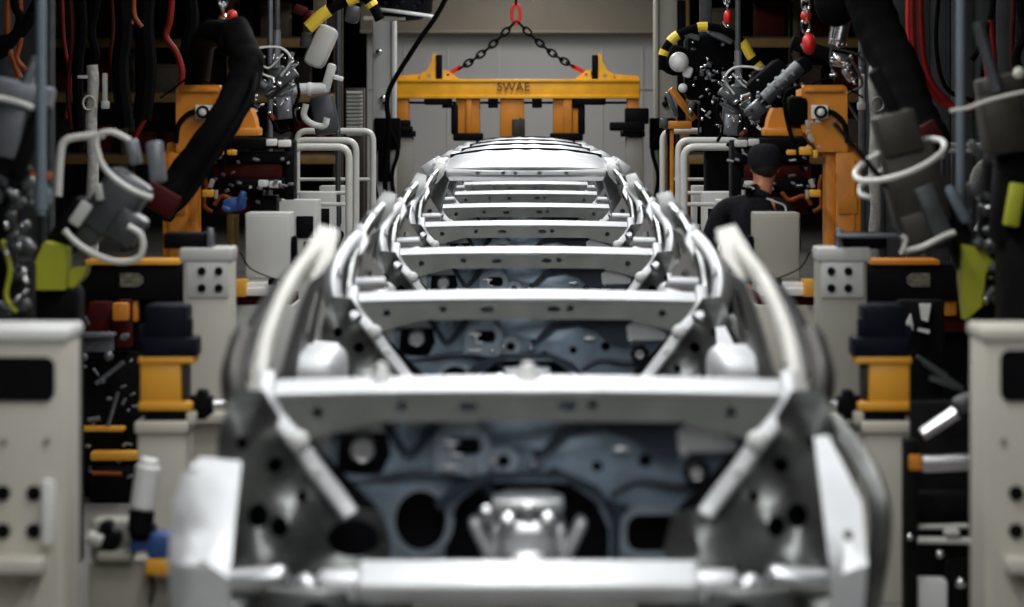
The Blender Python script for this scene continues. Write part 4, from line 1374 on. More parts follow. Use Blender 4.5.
# white wrapped sleeves standing upright behind the near guns
for sg, lab in ((False, 'white wrapped hose bundle standing upright behind the tube-framed gun'), (True, 'white wrapped hose bundle standing upright beside the ring-framed gun')):
    Y = 22.0
    t = Thing('hose_bundle', lab, 'hose bundle', P(92, 135, Y), None, sg)
    x0, x1, y0, y1 = (86, 98, 65, 131) if not sg else (169, 181, 66, 150)
    a = P((x0 + x1) / 2, y0, Y)
    n = 18
    pts = [Vector((a.x + 0.008 * math.sin(i * 1.3), Y, a.z + (0.3 - a.z) * i / n)) for i in range(n + 1)]
    t.part('sleeve', SLEEVE, MB().tube(pts, 0.040, 12, scale=[1 + 0.06 * math.sin(i * 2.1) for i in range(n + 1)]))
    k = Y / F
    m = MB().box((a.x + 13 * k, Y, a.z - 25 * k), (5 * k, 0.05, 34 * k), bev=0.01).box((a.x - 9 * k, Y - 0.02, a.z - 12 * k), (10 * k, 0.03, 3 * k), bev=0.004)
    m.tube([Vector((a.x + (-2 + 6 * math.cos(q * math.pi / 8)) * k, Y - 0.05, a.z + (-38 + 7 * math.sin(q * math.pi / 8)) * k)) for q in range(16)], 0.008, 6, closed=True)
    m.box((a.x + 14 * k, Y - 0.03, a.z - 40 * k), (8 * k, 0.06, 8 * k), bev=0.01)
    t.part('valve', GREYE, m)
    hx = a.x
    t.part('hanger', BLACK, MB().cyl((hx, Y, a.z - 0.02), (hx, Y, 3.945), 0.012, seg=8))

# ------------------------------------------------------------------ near robots carrying guns
Y = 14.0
t = Thing('handling_robot', 'blurred grey handling robot with looping white tube guards and a lime forearm', 'robot', at0(45, Y))
m = MB()
m.pobox(112, 205, 46, 66, 34, Y, 0.26, 0.03)
m.pobox(125, 228, 30, 34, 34, Y - 0.03, 0.2, 0.02)
m.pobox(96, 222, 22, 50, 34, Y + 0.02, 0.2, 0.02)
g = t.part('gun_housing', GUN, m)
m = MB()
m.pobox(80, 214, 13, 26, 34, Y - 0.06, 0.06, 0.01)
m.pobox(98, 192, 7, 18, -10, Y - 0.05, 0.05, 0.008)
t.part('pale_cover', GREYE, m, g)
m = MB()
m.pobox(155, 162, 15, 42, -6, Y + 0.1, 0.12, 0.015)
m.pobox(132, 152, 10, 26, -12, Y + 0.12, 0.14, 0.01)
t.part('side_block', GUNL, m, g)
m = MB()
m.ptube([(58, 196), (60, 160), (64, 142), (78, 137), (104, 135)], 4.0, Y - 0.05, n=7)
t.part('tube_guard', TUBE, m)
m = MB()
m.ptube([(96, 146), (98, 135), (112, 132), (130, 140), (138, 150), (134, 136), (110, 131)][:4], 3.2, Y - 0.12, n=7)
m.ptube([(96, 146), (102, 164), (114, 178), (132, 190), (152, 198)], 3.2, Y - 0.12, n=7)
t.part('tube_guard', TUBE, m)
m = MB()
m.ptube([(64, 230), (78, 244), (98, 256), (120, 262), (138, 258), (143, 246), (140, 234), (128, 226)], 3.4, Y - 0.12, n=7)
t.part('tube_guard', TUBE, m)
m = MB().pplate([(22, 290), (44, 242), (66, 248), (64, 290)], Y - 0.1, 0.2)
m.pplate([(60, 290), (72, 268), (86, 266), (84, 276), (70, 292)], Y + 0.04, 0.16)
t.part('forearm', LIME, m)
m = MB().pobox(72, 226, 30, 56, 34, Y + 0.08, 0.22, 0.03)
m.pbox(20, 288, 76, 322, Y, 0.3, 0.03)
m.pbox(0, 300, 72, 420, Y + 0.05, 0.4, 0.02, floor=True)
t.part('base', MACH, m)

Y = 13.0
t = Thing('handling_robot', 'grey blurred gun with bright tube rim on jointed arm, beside the thick slate pole', 'robot', at0(10, Y))
m = MB()
m.pobox(14, 94, 62, 26, 12, Y, 0.3, 0.02)
m.pobox(6, 128, 34, 60, 14, Y + 0.03, 0.25, 0.02)
m.pobox(28, 76, 10, 44, 24, Y + 0.02, 0.12, 0.02)
t.part('gun_housing', GUNL, m)
t.part('tube_rim', TUBE, MB().ptube([(-30, 92), (0, 98), (20, 103), (33, 108)], 3.2, Y - 0.1))
m = MB().pobox(28, 140, 16, 80, 22, Y + 0.03, 0.14, 0.03)
m.pobox(4, 175, 40, 40, 30, Y + 0.06, 0.2, 0.04)
m.pobox(2, 230, 16, 120, -4, Y + 0.1, 0.16, 0.03)
m.pbox(-30, 260, 26, 420, Y + 0.15, 0.3, 0.03, floor=True)
t.part('arm', MACH, m)
m = MB()
rnd = random.Random(8)
for i in range(26):
    x, y = rnd.uniform(-4, 34), rnd.uniform(180, 312)
    if i % 3 == 0:
        m.cyl(P(x, y, Y - 0.06), P(x + rnd.uniform(-14, 14), y + rnd.uniform(-22, 22), Y - 0.02), rnd.uniform(0.008, 0.018), seg=8)
    else:
        m.pobox(x, y, rnd.uniform(4, 13), rnd.uniform(4, 16), rnd.uniform(-50, 50), Y - 0.05, 0.08, 0.01)
t.part('fitting', GUN, m)
m = MB()
for i in range(12):
    x, y = rnd.uniform(0, 26), rnd.uniform(190, 310)
    m.pobox(x, y, rnd.uniform(2, 6), rnd.uniform(3, 9), rnd.uniform(-50, 50), Y - 0.11, 0.05, 0.008)
t.part('bright_fitting', CHROME, m)
m = MB().pbox(24, 172, 50, 181, Y + 0.14, 0.08, 0.01)
t.part('red_cap', ORHOSE, m)
m = MB().ptube([(2, 240), (10, 268), (6, 296), (16, 312)], 2.5, Y - 0.08)
t.part('lime_strap', LIME, m)

Y = 14.0
t = Thing('handling_robot', 'bronze-grey handling robot with a tilted pale ring guard beside the slim pole', 'robot', at0(990, Y))
m = MB()
m.pobox(900, 134, 42, 44, -14, Y, 0.22, 0.02)
m.pobox(917, 186, 54, 84, -14, Y + 0.02, 0.26, 0.02)
m.pobox(926, 232, 44, 42, -16, Y, 0.24, 0.015)
g = t.part('gun_housing', GUNB, m)
m = MB().pobox(935, 214, 20, 60, -22, Y - 0.05, 0.1, 0.01)
t.part('pale_cover', GUN, m, g)
c = P(900, 160, Y - 0.02)
A = Vector((-0.36, -0.26, 0.90)).normalized()
U = Vector((1, 0, 0.40)).normalized()
W = A.cross(U).normalized()
U = W.cross(A).normalized()
ring = [c + U * 0.205 * math.cos(q * math.pi / 18) + W * 0.20 * math.sin(q * math.pi / 18) for q in range(36)]
t.part('ring_guard', TUBE, MB().tube(ring, 0.014, 10, closed=True))
t.part('ring_guard', TUBE, MB().tube([p_ + Vector((0.02, 0, -0.07)) for p_ in ring[2:22]], 0.012, 10))
m = MB()
m.ptube([(905, 251), (922, 247), (944, 236), (955, 232)], 3.0, Y - 0.1)
m.ptube([(901, 254), (906, 240), (902, 236)], 2.2, Y - 0.12)
t.part('tube_guard', TUBE, m)
m = MB()
m.pobox(890, 100, 12, 70, -28, Y + 0.08, 0.12, 0.02)
m.pobox(866, 160, 5, 100, -40, Y + 0.1, 0.06, 0.01)
m.pobox(960, 238, 26, 100, -24, Y + 0.1, 0.2, 0.04)
m.pbox(968, 250, 1060, 320, Y + 0.12, 0.3, 0.04)
m.pbox(985, 310, 1080, 430, Y + 0.14, 0.3, 0.02, floor=True)
m.pobox(995, 200, 22, 150, 4, Y + 0.2, 0.2, 0.04)
t.part('arm', MACH, m)
m = MB().pplate([(962, 244), (980, 248), (1000, 266), (986, 272), (982, 306), (966, 320), (962, 280)], Y + 0.05, 0.16)
t.part('forearm', LIME, m)
m = MB()
m.pobox(958, 205, 12, 42, -28, Y + 0.02, 0.1, 0.02)
t.part('blue_cuff', POLE, m)
m = MB()
rnd = random.Random(4)
for i in range(22):
    x, y = rnd.uniform(975, 1030), rnd.uniform(140, 310)
    m.pobox(x, y, rnd.uniform(4, 14), rnd.uniform(4, 18), rnd.uniform(-60, 60), Y + 0.0, 0.1, 0.01)
t.part('fitting', GUN, m)
m = MB()
for i in range(9):
    x, y = rnd.uniform(985, 1026), rnd.uniform(180, 310)
    m.pobox(x, y, rnd.uniform(2, 5), rnd.uniform(3, 9), rnd.uniform(-60, 60), Y - 0.05, 0.05, 0.008)
t.part('bright_fitting', CHROME, m)

Y = 13.4
t = Thing('handling_robot', 'brown-grey gun head on a sloping tube at the edge above the lime forearm', 'robot', at0(1030, Y))
m = MB()
m.pobox(1006, 124, 40, 60, -8, Y, 0.25, 0.02)
m.pobox(1004, 88, 44, 26, -12, Y + 0.02, 0.25, 0.02)
t.part('gun_housing', GUNB, m)
m = MB().cyl(P(978, 22, Y), P(998, 92, Y), 0.026, seg=14)
t.part('sloping_tube', GUN, m)
m = MB().ptube([(950, 111), (968, 108), (990, 100), (1024, 92), (1050, 90)], 2.0, Y - 0.12)
t.part('tube_rim', TUBE, m)
m = MB().sphere(P(1019, 73, Y - 0.15), 0.026, 12)
t.part('pink_knob', PIPING, m)
m = MB().pobox(1014, 190, 34, 110, 4, Y + 0.1, 0.2, 0.03)
m.pbox(1004, 230, 1060, 330, Y + 0.1, 0.3, 0.03, floor=True)
t.part('arm', MACH, m)
m = MB().pobox(1016, 205, 14, 44, 10, Y - 0.02, 0.1, 0.01)
t.part('lime_cover', LIME, m)
# pale pipe behind the right guns
Y = 19.0
t = Thing('pipe_rack', 'pale horizontal pipes on dark posts behind the ring-framed gun', 'pipe rack', at0(960, Y))
m = MB()
for y in (145, 150.5):
    m.cyl(P(918, y, Y), P(1010, y, Y), 0.015, seg=10)
t.part('pipe', TUBE, m)
m = MB()
for x in (922, 1004):
    m.pbox(x, 140, x + 6, 200, Y + 0.03, 0.06, 0.006, floor=True)
for x in (930, 942, 952):
    m.pbox(x, 153, x + 4, 196, Y + 0.05, 0.05, 0.006)
m.pbox(922, 190, 1008, 196, Y + 0.04, 0.06, 0.006)
t.part('post', GUN, m)
m = MB()
m.ptube([(1000, 152), (978, 170), (975, 190), (988, 206), (978, 232)], 5, Y - 0.1)
m.ptube([(996, 176), (984, 196), (992, 220)], 4, Y - 0.16)
t.part('canvas_sleeve', SLEEVE, m)

# ------------------------------------------------------------------ robots with yellow-banded hoses by the pale columns
def banded(t, pts, r, Y, spans):
    v = smooth_path([P(a, b, Y) for a, b in pts], 10)
    t.part('hose', RUBBER, MB().tube(v, r, 10))
    n = len(v)
    for a, b in spans:
        i, j = int(a * (n - 1)), max(int(a * (n - 1)) + 2, int(b * (n - 1)))
        t.part('yellow_band', YELLOW, MB().tube(v[i:j + 1], r * 1.25, 10))
Y = 27.0
t = Thing('gantry_robot', 'dark robot with yellow-banded hose arching over a white round cap, by the far right column', 'robot', at0(712, Y))
m = MB()
m.pbox(686, 34, 735, 100, Y + 0.1, 0.5, 0.06)
m.pbox(700, 96, 744, 150, Y + 0.15, 0.4, 0.04)
m.pbox(706, 140, 730, 250, Y + 0.2, 0.4, 0.03, floor=True)
m.pobox(676, 60, 20, 30, 20, Y + 0.1, 0.3, 0.05)
t.part('body', RUBBER, m)
banded(t, [(662, 70), (664, 52), (676, 36), (700, 27), (724, 30), (742, 42), (752, 58), (768, 78)], 0.034, Y - 0.1, ((0.12, 0.16), (0.24, 0.30), (0.42, 0.48), (0.72, 0.86), (0.90, 1.0)))
m = MB()
c = P(679, 62, Y - 0.05)
m.sphere(c, 0.085, 18)
m.pobox(688, 72, 10, 12, 20, Y - 0.05, 0.1, 0.03)
m.sphere(P(683, 88, Y - 0.06), 0.04, 12)
t.part('round_cap', WHITE, m)
m = MB().pobox(722, 34, 28, 13, 25, Y - 0.05, 0.15, 0.03)
m.pobox(692, 36, 16, 5, 20, Y - 0.05, 0.1, 0.01)
t.part('wrist_cover', GUNL, m)
m = MB()
rnd = random.Random(12)
for i in range(16):
    m.pobox(rnd.uniform(690, 742), rnd.uniform(40, 130), rnd.uniform(2, 6), rnd.uniform(2, 8), rnd.uniform(-50, 50), Y - 0.02, 0.1, 0.005)
t.part('fitting', GUN, m)
glints(t, 'bright_fitting', CHROME, 690, 40, 740, 120, Y - 0.02, 24, 15, 5)
glints(t, 'small_fitting', GUNL, 700, 60, 745, 140, Y - 0.02, 24, 16, 6)
t.part('hanger', GUN, MB().pbox(700, -433, 712, 40, Y + 0.2, 0.1, 0.01))
Y = 27.5
t = Thing('stop_frame', 'orange slanting stop frame between the far right column and the guard rails', 'frame', at0(675, Y))
m = MB().pbox(664, 121, 692, 129, Y, 0.2, 0.01)
m.pobox(683, 104, 7, 40, -38, Y + 0.02, 0.12, 0.01)
m.pbox(666, 127, 674, 250, Y + 0.05, 0.12, 0.01, floor=True)
t.part('bracket', ORANGE, m)
m = MB().pobox(672, 104, 5, 26, -22, Y - 0.02, 0.06, 0.01)
m.pbox(660, 118, 668, 128, Y - 0.02, 0.1, 0.01)
m.pbox(666, 128, 671, 250, Y + 0.05, 0.1, 0.01, floor=True)
t.part('stop_bar', GUN, m)
Y = 21.5
t = Thing('gripper_head', 'black gripper with a grey ribbed cylinder slanting above the worker', 'gripper', P(770, 115, Y))
m = MB()
m.pobox(772, 82, 44, 30, -40, Y + 0.1, 0.25, 0.04)
m.pbox(752, 70, 800, 118, Y + 0.2, 0.2, 0.04)
m.pobox(796, 70, 34, 16, -30, Y + 0.1, 0.2, 0.03)
t.part('body', RUBBER, m)
m = MB()
m.cyl(P(764, 100, Y), P(800, 66, Y), 0.05, seg=16)
for u in (0.25, 0.45, 0.65):
    a, b = P(764, 100, Y), P(800, 66, Y)
    m.cyl(a.lerp(b, u), a.lerp(b, u + 0.06), 0.062, seg=16)
m.pobox(757, 110, 22, 16, -42, Y - 0.03, 0.12, 0.02)
t.part('ribbed_cylinder', GUN, m)
m = MB()
m.cyl(P(846, 8, Y), P(838, 46, Y), 0.05, seg=14)
m.cyl(P(836, 10, Y - 0.02), P(830, 44, Y - 0.02), 0.018, seg=10)
m.pobox(842, 60, 20, 14, 10, Y, 0.14, 0.02)
m.pobox(850, 74, 10, 16, -35, Y - 0.02, 0.1, 0.02)
t.part('bright_cylinder', CHROME, m)
m = MB()
m.ptube([(830, 48), (842, 50), (856, 54), (864, 62)], 1.2, Y - 0.06)
m.ptube([(832, 44), (830, 60), (834, 76)], 1.0, Y - 0.06)
m.ptube([(850, 56), (862, 84), (846, 96), (858, 120)], 1.6, Y - 0.06)
t.part('cable', GUN, m)
glints(t, 'small_fitting', GUNL, 748, 66, 800, 122, Y - 0.04, 22, 17, 6)
glints(t, 'bright_fitting', CHROME, 828, 40, 862, 92, Y - 0.06, 20, 18, 6)
t.part('hanger', RUBBER, MB().box((P(846, 0, Y).x, Y + 0.1, 3.3), (0.16, 0.16, 1.2), bev=0.03).box((2.05, Y + 0.1, 3.9), (0.34, 0.16, 0.11), bev=0.02).pobox(820, 52, 60, 14, 20, Y + 0.15, 0.1, 0.02))

Y = 24.5
t = Thing('gantry_robot', 'white tilted robot cover with a yellow hose stub, beside the thin grey upright rod', 'robot', P(318, 100, Y))
m = MB().pobox(320, 46, 22, 44, 24, Y, 0.25, 0.05)
m.pobox(328, 78, 9, 30, 16, Y - 0.03, 0.12, 0.02)
t.part('cover', GREYE, m)
m = MB().cyl(P(292, 89, Y), P(326, 88, Y), 0.042, seg=16)
m.cyl(P(308, 89, Y), P(311, 89, Y), 0.052, seg=16)
m.pobox(338, 78, 10, 5, 15, Y - 0.02, 0.08, 0.01)
t.part('cross_tube', WHITE, m)
m = MB()
m.pobox(306, 40, 12, 16, 10, Y + 0.05, 0.2, 0.02)
m.pobox(352, 14, 14, 18, 10, Y + 0.2, 0.15, 0.03)
m.pobox(324, 115, 24, 40, -10, Y + 0.3, 0.2, 0.03)
t.part('bracket', GUN, m)
m = MB().ptube([(306, 104), (304, 116), (312, 124), (324, 126), (327, 118)], 3.4, Y + 0.05)
t.part('curved_guard', TUBE, m)
banded(t, [(308, 28), (322, 15), (340, 4), (362, -4), (374, 8), (380, 20)], 0.040, Y - 0.1, ((0.0, 0.28), (0.46, 0.56), (0.72, 0.78)))
m = MB().box((P(318, 0, Y).x, Y + 0.2, 3.2), (0.1, 0.1, 1.58), bev=0.01).box((P(318, 0, Y).x, Y + 0.2, 5.25), (0.08, 0.08, 2.7), bev=0.01)
t.part('hanger', RACKP, m)
m = MB().sphere(P(310, 18, Y), 0.06, 12).pobox(300, 10, 14, 10, 20, Y + 0.05, 0.1, 0.02)
t.part('red_joint', DKRED, m)

# ------------------------------------------------------------------ low machinery at both lower edges
Y = 16.5
t = Thing('rail_machine', 'dark machine frame with amber rails between the blurred cream cabinet and the amber motor', 'machine', at0(110, Y))
m = MB().pbox(84, 352, 180, 450, Y + 0.35, 0.1, 0.01, floor=True)
m.pbox(90, 470, 175, 530, Y + 0.1, 0.2, 0.02, floor=True)
t.part('panel', MACH, m)
m = MB().pbox(78, 427, 124, 432, Y, 0.1, 0.01)
m.pbox(90, 452, 136, 461, Y - 0.1, 0.12, 0.01)
t.part('amber_rail', AMBER, m)
m = MB()
m.pbox(80, 333, 114, 337, Y - 0.02, 0.1, 0.004)
m.pbox(80, 338, 112, 352, Y + 0.05, 0.1, 0.004)
m.sphere(P(84, 357, Y), 0.022, 10)
m.sphere(P(109, 356, Y), 0.026, 10)
m.cyl(P(96, 384, Y), P(124, 362, Y), 0.012, seg=8)
m.cyl(P(108, 426, Y), P(118, 392, Y), 0.01, seg=8)
m.cyl(P(88, 420, Y), P(100, 418, Y), 0.012, seg=8)
t.part('fitting', GUNL, m)
m = MB()
m.cyl(P(92, 473, Y - 0.1), P(122, 474, Y - 0.1), 0.012, seg=8)
t.part('orange_lever', ORHOSE, m)
m = MB().pbox(88, 302, 112, 332, Y + 0.3, 0.1, 0.01)
m.pbox(116, 300, 131, 348, Y + 0.25, 0.1, 0.01)
t.part('red_brown_panel', DKRED, m)
m = MB()
rnd = random.Random(21)
for i in range(26):
    x, y = rnd.uniform(84, 134), rnd.uniform(300, 480)
    if i % 3 == 0:
        m.cyl(P(x, y, Y), P(x + rnd.uniform(-8, 8), y + rnd.uniform(-8, 8), Y + 0.02), rnd.uniform(0.005, 0.010), seg=8)
    else:
        m.pobox(x, y, rnd.uniform(2, 6), rnd.uniform(2, 5), rnd.uniform(-40, 40), Y - 0.02, 0.06, 0.004)
t.part('bright_fitting', GUNL, m)
m = MB().pobox(120, 312, 16, 18, 0, Y + 0.12, 0.08, 0.01)
t.part('amber_block', ORANGE, m)

Y = 11.6
t = Thing('pneumatic_clamp', 'white pneumatic cylinder above a blue and orange clamp, low beside the front car body', 'clamp', at0(140, Y))
a, b = P(149, 463, Y), P(142, 512, Y)
m = MB().cyl(a, b, 0.046, seg=22, bev=0.015)
m.cyl(a.lerp(b, -0.1), a.lerp(b, 0.12), 0.036, seg=20, bev=0.01)
t.part('cylinder', WHITE, m)
m = MB().cyl(P(142, 510, Y - 0.02), P(140, 532, Y - 0.02), 0.046, seg=18)
m.pbox(128, 524, 155, 542, Y + 0.02, 0.1, 0.02)
t.part('cylinder_foot', BLACK, m)
m = MB().pbox(128, 541, 172, 552, Y, 0.15, 0.015)
m.pbox(146, 534, 176, 560, Y - 0.02, 0.15, 0.02)
t.part('blue_block', BLUE, m)
m = MB().pbox(145, 560, 180, 576, Y - 0.04, 0.15, 0.01)
t.part('orange_block', AMBER, m)
m = MB().pbox(178, 585, 194, 640, Y - 0.04, 0.12, 0.01)
t.part('blue_post', BLUE, m)
m = MB().pbox(194, 585, 211, 640, Y - 0.04, 0.12, 0.01)
t.part('orange_post', AMBER, m)
m = MB().pbox(88, 562, 150, 640, Y + 0.06, 0.2, 0.02, floor=True)
m.pbox(90, 520, 128, 562, Y + 0.1, 0.15, 0.02)
m.pbox(148, 576, 214, 650, Y + 0.08, 0.15, 0.015, floor=True)
m.pbox(96, 553, 132, 562, Y + 0.0, 0.15, 0.01)
t.part('stand', CREAMD, m)
m = MB().pobox(107, 540, 26, 26, 20, Y + 0.04, 0.1, 0.03)
m.pobox(105, 527, 14, 10, -15, Y + 0.02, 0.1, 0.02)
t.part('black_clamp', BLACK, m)
m = MB().cyl(P(88, 537, Y), P(102, 542, Y), 0.025, seg=12)
t.part('clamp_stub', SLEEVE, m)
m = MB().ptube([(150, 574), (154, 588), (150, 604)], 1.5, Y - 0.06)
t.part('cable', RUBBER, m)

Y = 12.6
t = Thing('cylinder_frame', 'dark frame with bright cylinders and pale pipes beside the blurred cream cabinet', 'machine', at0(940, Y))
m = MB().pbox(905, 440, 918, 520, Y - 0.02, 0.12, 0.01, floor=True)
m.pbox(912, 402, 990, 500, Y + 0.4, 0.1, 0.01, floor=True)
m.pbox(916, 492, 970, 524, Y + 0.2, 0.1, 0.02)
m.pbox(948, 560, 976, 640, Y + 0.1, 0.1, 0.02, floor=True)
t.part('frame', MACH, m)
m = MB().cyl(P(922, 435, Y), P(957, 412, Y), 0.028, seg=18, bev=0.006)
t.part('slanting_cylinder', CHROME, m)
m = MB().cyl(P(921, 464, Y - 0.05), P(969, 462, Y - 0.05), 0.036, seg=18, bev=0.006)
t.part('level_cylinder', CHROME, m)
m = MB().pbox(909, 455, 922, 471, Y - 0.04, 0.1, 0.01)
t.part('cylinder_cap', ORANGE, m)
m = MB()
m.pobox(966, 404, 22, 16, -28, Y, 0.1, 0.02)
m.cyl(P(924, 362, Y + 0.1), P(962, 390, Y + 0.1), 0.012, seg=8)
m.cyl(P(930, 378, Y + 0.1), P(950, 384, Y + 0.1), 0.010, seg=8)
t.part('bracket', GUN, m)
m = MB()
m.cyl(P(916, 540, Y), P(972, 541, Y), 0.014, seg=10)
m.cyl(P(918, 527, Y + 0.05), P(968, 526, Y + 0.05), 0.010, seg=10)
m.pbox(945, 530, 960, 536, Y - 0.03, 0.06, 0.006)
t.part('pipe', TUBE, m)
m = MB().sphere(P(940, 554, Y - 0.04), 0.016, 10).sphere(P(961, 583, Y - 0.04), 0.022, 10).sphere(P(910, 537, Y - 0.05), 0.014, 10)
t.part('bright_knob', CHROME, m)
m = MB().pbox(908, 580, 948, 620, Y + 0.02, 0.12, 0.015, floor=True)
t.part('white_box', WHITE, m)

Y = 16.4
t = Thing('linkage_unit', 'dark clamp linkage with white striped plates under the black carriage by the slim pole', 'linkage', at0(918, Y))
m = MB().pplate([(907, 322), (911, 314), (914, 330), (906, 332)], Y - 0.02, 0.04)
m.pplate([(920, 304), (931, 304), (928, 322), (922, 320)], Y - 0.02, 0.04)
m.pplate([(919, 328), (930, 330), (929, 334), (918, 331)], Y - 0.02, 0.04)
t.part('white_plate', WHITE, m)
m = MB().pbox(898, 300, 945, 400, Y + 0.03, 0.1, 0.02, floor=True)
t.part('body', MACH, m)
m = MB().pobox(932, 366, 36, 5, 32, Y - 0.03, 0.04, 0.006)
m.pobox(944, 384, 24, 5, 20, Y - 0.03, 0.04, 0.006)
t.part('link', GUN, m)

# ------------------------------------------------------------------ worker in black seen from behind
def skin_mesh(name, verts, edges, radii, m_, parent, root=0, sub=2):
    me = bpy.data.meshes.new(name)
    me.from_pydata(verts, edges, [])
    o = bpy.data.objects.new(name, me)
    COL.objects.link(o)
    md = o.modifiers.new('skin', 'SKIN')
    md.use_smooth_shade = True
    for i, r in enumerate(radii):
        sv = me.skin_vertices[0].data[i]
        sv.radius = r if isinstance(r, tuple) else (r, r)
        sv.use_root = (i == root)
    s = o.modifiers.new('subdivision', 'SUBSURF')
    s.levels = s.render_levels = sub
    dgx = bpy.context.evaluated_depsgraph_get()
    new = bpy.data.meshes.new_from_object(o.evaluated_get(dgx))
    bpy.data.objects.remove(o)
    new.materials.clear()
    new.materials.append(m_)
    for p in new.polygons:
        p.use_smooth = True
        p.material_index = 0
    new.name = name
    o = bpy.data.objects.new(name, new)
    COL.objects.link(o)
    o.parent = parent
    return o

Y = 19.95
wx = P(752, 0, Y).x
w = Thing('person', 'person in black cap and black jacket with pale piping, back turned, among the cabinets', 'person', (wx, Y, 0))
V, E, RR = [], [], []
def J(p, r, prev=None):
    V.append(p); RR.append(r)
    if prev is not None: E.append((prev, len(V) - 1))
    return len(V) - 1
pel = J((0, 0, 0.95), (0.13, 0.10))
ab = J((0.0, 0.01, 1.12), (0.125, 0.095), pel)
ch = J((0.01, 0.02, 1.33), (0.145, 0.105), ab)
nb = J((0.05, 0.04, 1.475), (0.075, 0.07), ch)
nk = J((0.075, 0.06, 1.56), (0.055, 0.058), nb)
hd0 = J((0.082, 0.075, 1.635), (0.07, 0.085), nk)
hd1 = J((0.085, 0.075, 1.725), (0.076, 0.096), hd0)
hd2 = J((0.085, 0.07, 1.79), (0.055, 0.065), hd1)
hands = []
for sg, sh, el, wr in ((-1, (-0.17, 0.03, 1.425), (-0.27, 0.02, 1.17), (-0.20, 0.24, 1.10)), (1, (0.20, 0.03, 1.425), (0.25, 0.03, 1.16), (0.20, 0.25, 1.12))):
    cl = J((sh[0] * 0.55, 0.03, 1.44), (0.07, 0.07), ch)
    s_ = J(sh, (0.062, 0.062), cl)
    e_ = J(el, (0.043, 0.043), s_)
    mid = J(tuple((a * 0.6 + b * 0.4) for a, b in zip(el, wr)), (0.042, 0.042), e_)
    w_ = J(wr, (0.027, 0.022), mid)
    pm = J((wr[0] + 0.005 * -sg, wr[1] + 0.06, wr[2] - 0.01), (0.036, 0.016), w_)
    d = Vector((0, 1, -0.18))
    for k, (off, ln) in enumerate(((-0.03, 0.062), (-0.01, 0.072), (0.01, 0.068), (0.03, 0.052))):
        b0 = Vector(V[pm]) + Vector((off * 0.9, 0.03, 0.0))
        j1 = J(tuple(b0), 0.010, pm)
        j2 = J(tuple(b0 + Vector((off * 0.1, ln * 0.5, -0.008))), 0.009, j1)
        J(tuple(b0 + Vector((off * 0.1, ln * 0.9, -0.03))), 0.007, j2)
    th = J((wr[0] - sg * 0.036, wr[1] + 0.05, wr[2] + 0.002), 0.011, w_)
    J((wr[0] - sg * 0.05, wr[1] + 0.085, wr[2] - 0.008), 0.009, th)
for sg in (-1, 1):
    hp = J((sg * 0.10, 0.0, 0.88), (0.09, 0.09), pel)
    kn = J((sg * 0.11, 0.015, 0.50), (0.055, 0.058), hp)
    cf = J((sg * 0.112, -0.01, 0.34), (0.052, 0.055), kn)
    an = J((sg * 0.115, -0.02, 0.09), (0.036, 0.04), cf)
    ft = J((sg * 0.125, 0.07, 0.045), (0.036, 0.028), an)
    J((sg * 0.13, 0.16, 0.035), (0.034, 0.02), ft)
body = skin_mesh('body', V, E, RR, SKIN, w.o)
def part_local(name, m_, mb, par=None):
    return mesh_object(name, mb, m_, par or w.o, None, split=True)
hx, hy, hz = 0.085, 0.075, 1.69
mm = MB().sphere((hx - 0.005, hy + 0.1, hz - 0.02), 0.018, 10, (0.8, 1.1, 1.4))
part_local('nose', SKIN, mm, body)
mm = MB().sphere((hx - 0.082, hy + 0.0, hz - 0.015), 0.03, 12, (0.35, 0.7, 1.1)).sphere((hx + 0.082, hy + 0.0, hz - 0.015), 0.03, 12, (0.35, 0.7, 1.1))
part_local('ear', SKIN, mm, body)
mm = MB().sphere((hx - 0.033, hy + 0.088, hz + 0.008), 0.013, 10).sphere((hx + 0.033, hy + 0.088, hz + 0.008), 0.013, 10)
part_local('eye', WHITE, mm, body)
part_local('mouth', DKRED, MB().sphere((hx, hy + 0.088, hz - 0.065), 0.02, 10, (1.2, 0.4, 0.35)), body)
mm = MB().sphere((hx, hy - 0.012, hz + 0.0), 0.094, 20, (0.92, 1.0, 1.0))
part_local('hair', HAIR, mm)
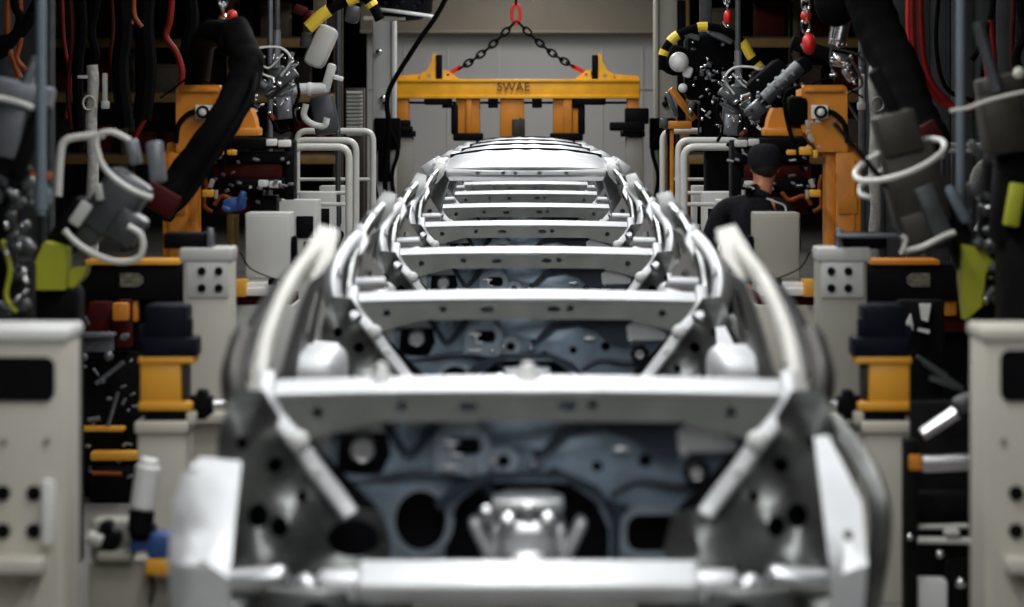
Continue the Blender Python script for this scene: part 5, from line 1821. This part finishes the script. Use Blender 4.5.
mm = MB().lathe([(0.102, -0.035), (0.106, 0.0), (0.104, 0.045), (0.09, 0.085), (0.06, 0.108), (0.002, 0.115)], (hx, hy - 0.002, hz + 0.02), (0, 0.05, 1), 28)
cap = part_local('cap', CLOTH, mm)
mm = MB().plate([(hx - 0.08, 0.0)] + [(hx - 0.08 * math.cos(a * math.pi / 10), 0.10 * math.sin(a * math.pi / 10)) for a in range(11)] + [(hx + 0.08, 0.0)], [], (0, 0, 0.008), lambda a, b: (a, hy + 0.07 + b, hz + 0.02 - 0.02 * b))
part_local('cap_peak', CLOTH, mm, cap)
# jacket and trousers
V, E, RR = [], [], []
p0 = J((0, 0, 0.90), (0.165, 0.13)); p1 = J((0, 0.01, 1.10), (0.16, 0.125), p0); p2 = J((0.01, 0.02, 1.32), (0.185, 0.135), p1); p3 = J((0.045, 0.035, 1.47), (0.11, 0.09), p2)
J((0.068, 0.05, 1.545), (0.068, 0.068), p3)
for sg, sh, el, wr in ((-1, (-0.18, 0.03, 1.425), (-0.28, 0.02, 1.17), (-0.21, 0.21, 1.105)), (1, (0.205, 0.03, 1.425), (0.26, 0.03, 1.16), (0.205, 0.22, 1.125))):
    a = J((sh[0] * 0.6, 0.03, 1.43), (0.085, 0.085), p2); b = J(sh, (0.078, 0.078), a); c = J(el, (0.062, 0.062), b); J(wr, (0.042, 0.042), c)
skin_mesh('jacket', V, E, RR, CLOTH, w.o)
part_local('jacket_piping', PIPING, MB().tube(smooth_path([(0.085, -0.075, 1.485), (0.15, -0.075, 1.46), (0.195, -0.06, 1.44), (0.205, -0.07, 1.40), (0.20, -0.085, 1.33)], 6), 0.006, 6))
V, E, RR = [], [], []
p0 = J((0, 0, 0.96), (0.14, 0.11))
for sg in (-1, 1):
    a = J((sg * 0.10, 0, 0.86), (0.105, 0.105), p0); b = J((sg * 0.11, 0.012, 0.50), (0.075, 0.078), a); J((sg * 0.115, -0.015, 0.12), (0.062, 0.066), b)
skin_mesh('trousers', V, E, RR, CLOTH, w.o)
mm = MB()
for sg in (-1, 1):
    mm.box((sg * 0.125, 0.06, 0.04), (0.095, 0.28, 0.08), bev=0.035, seg=3)
part_local('shoe', RUBBER, mm)
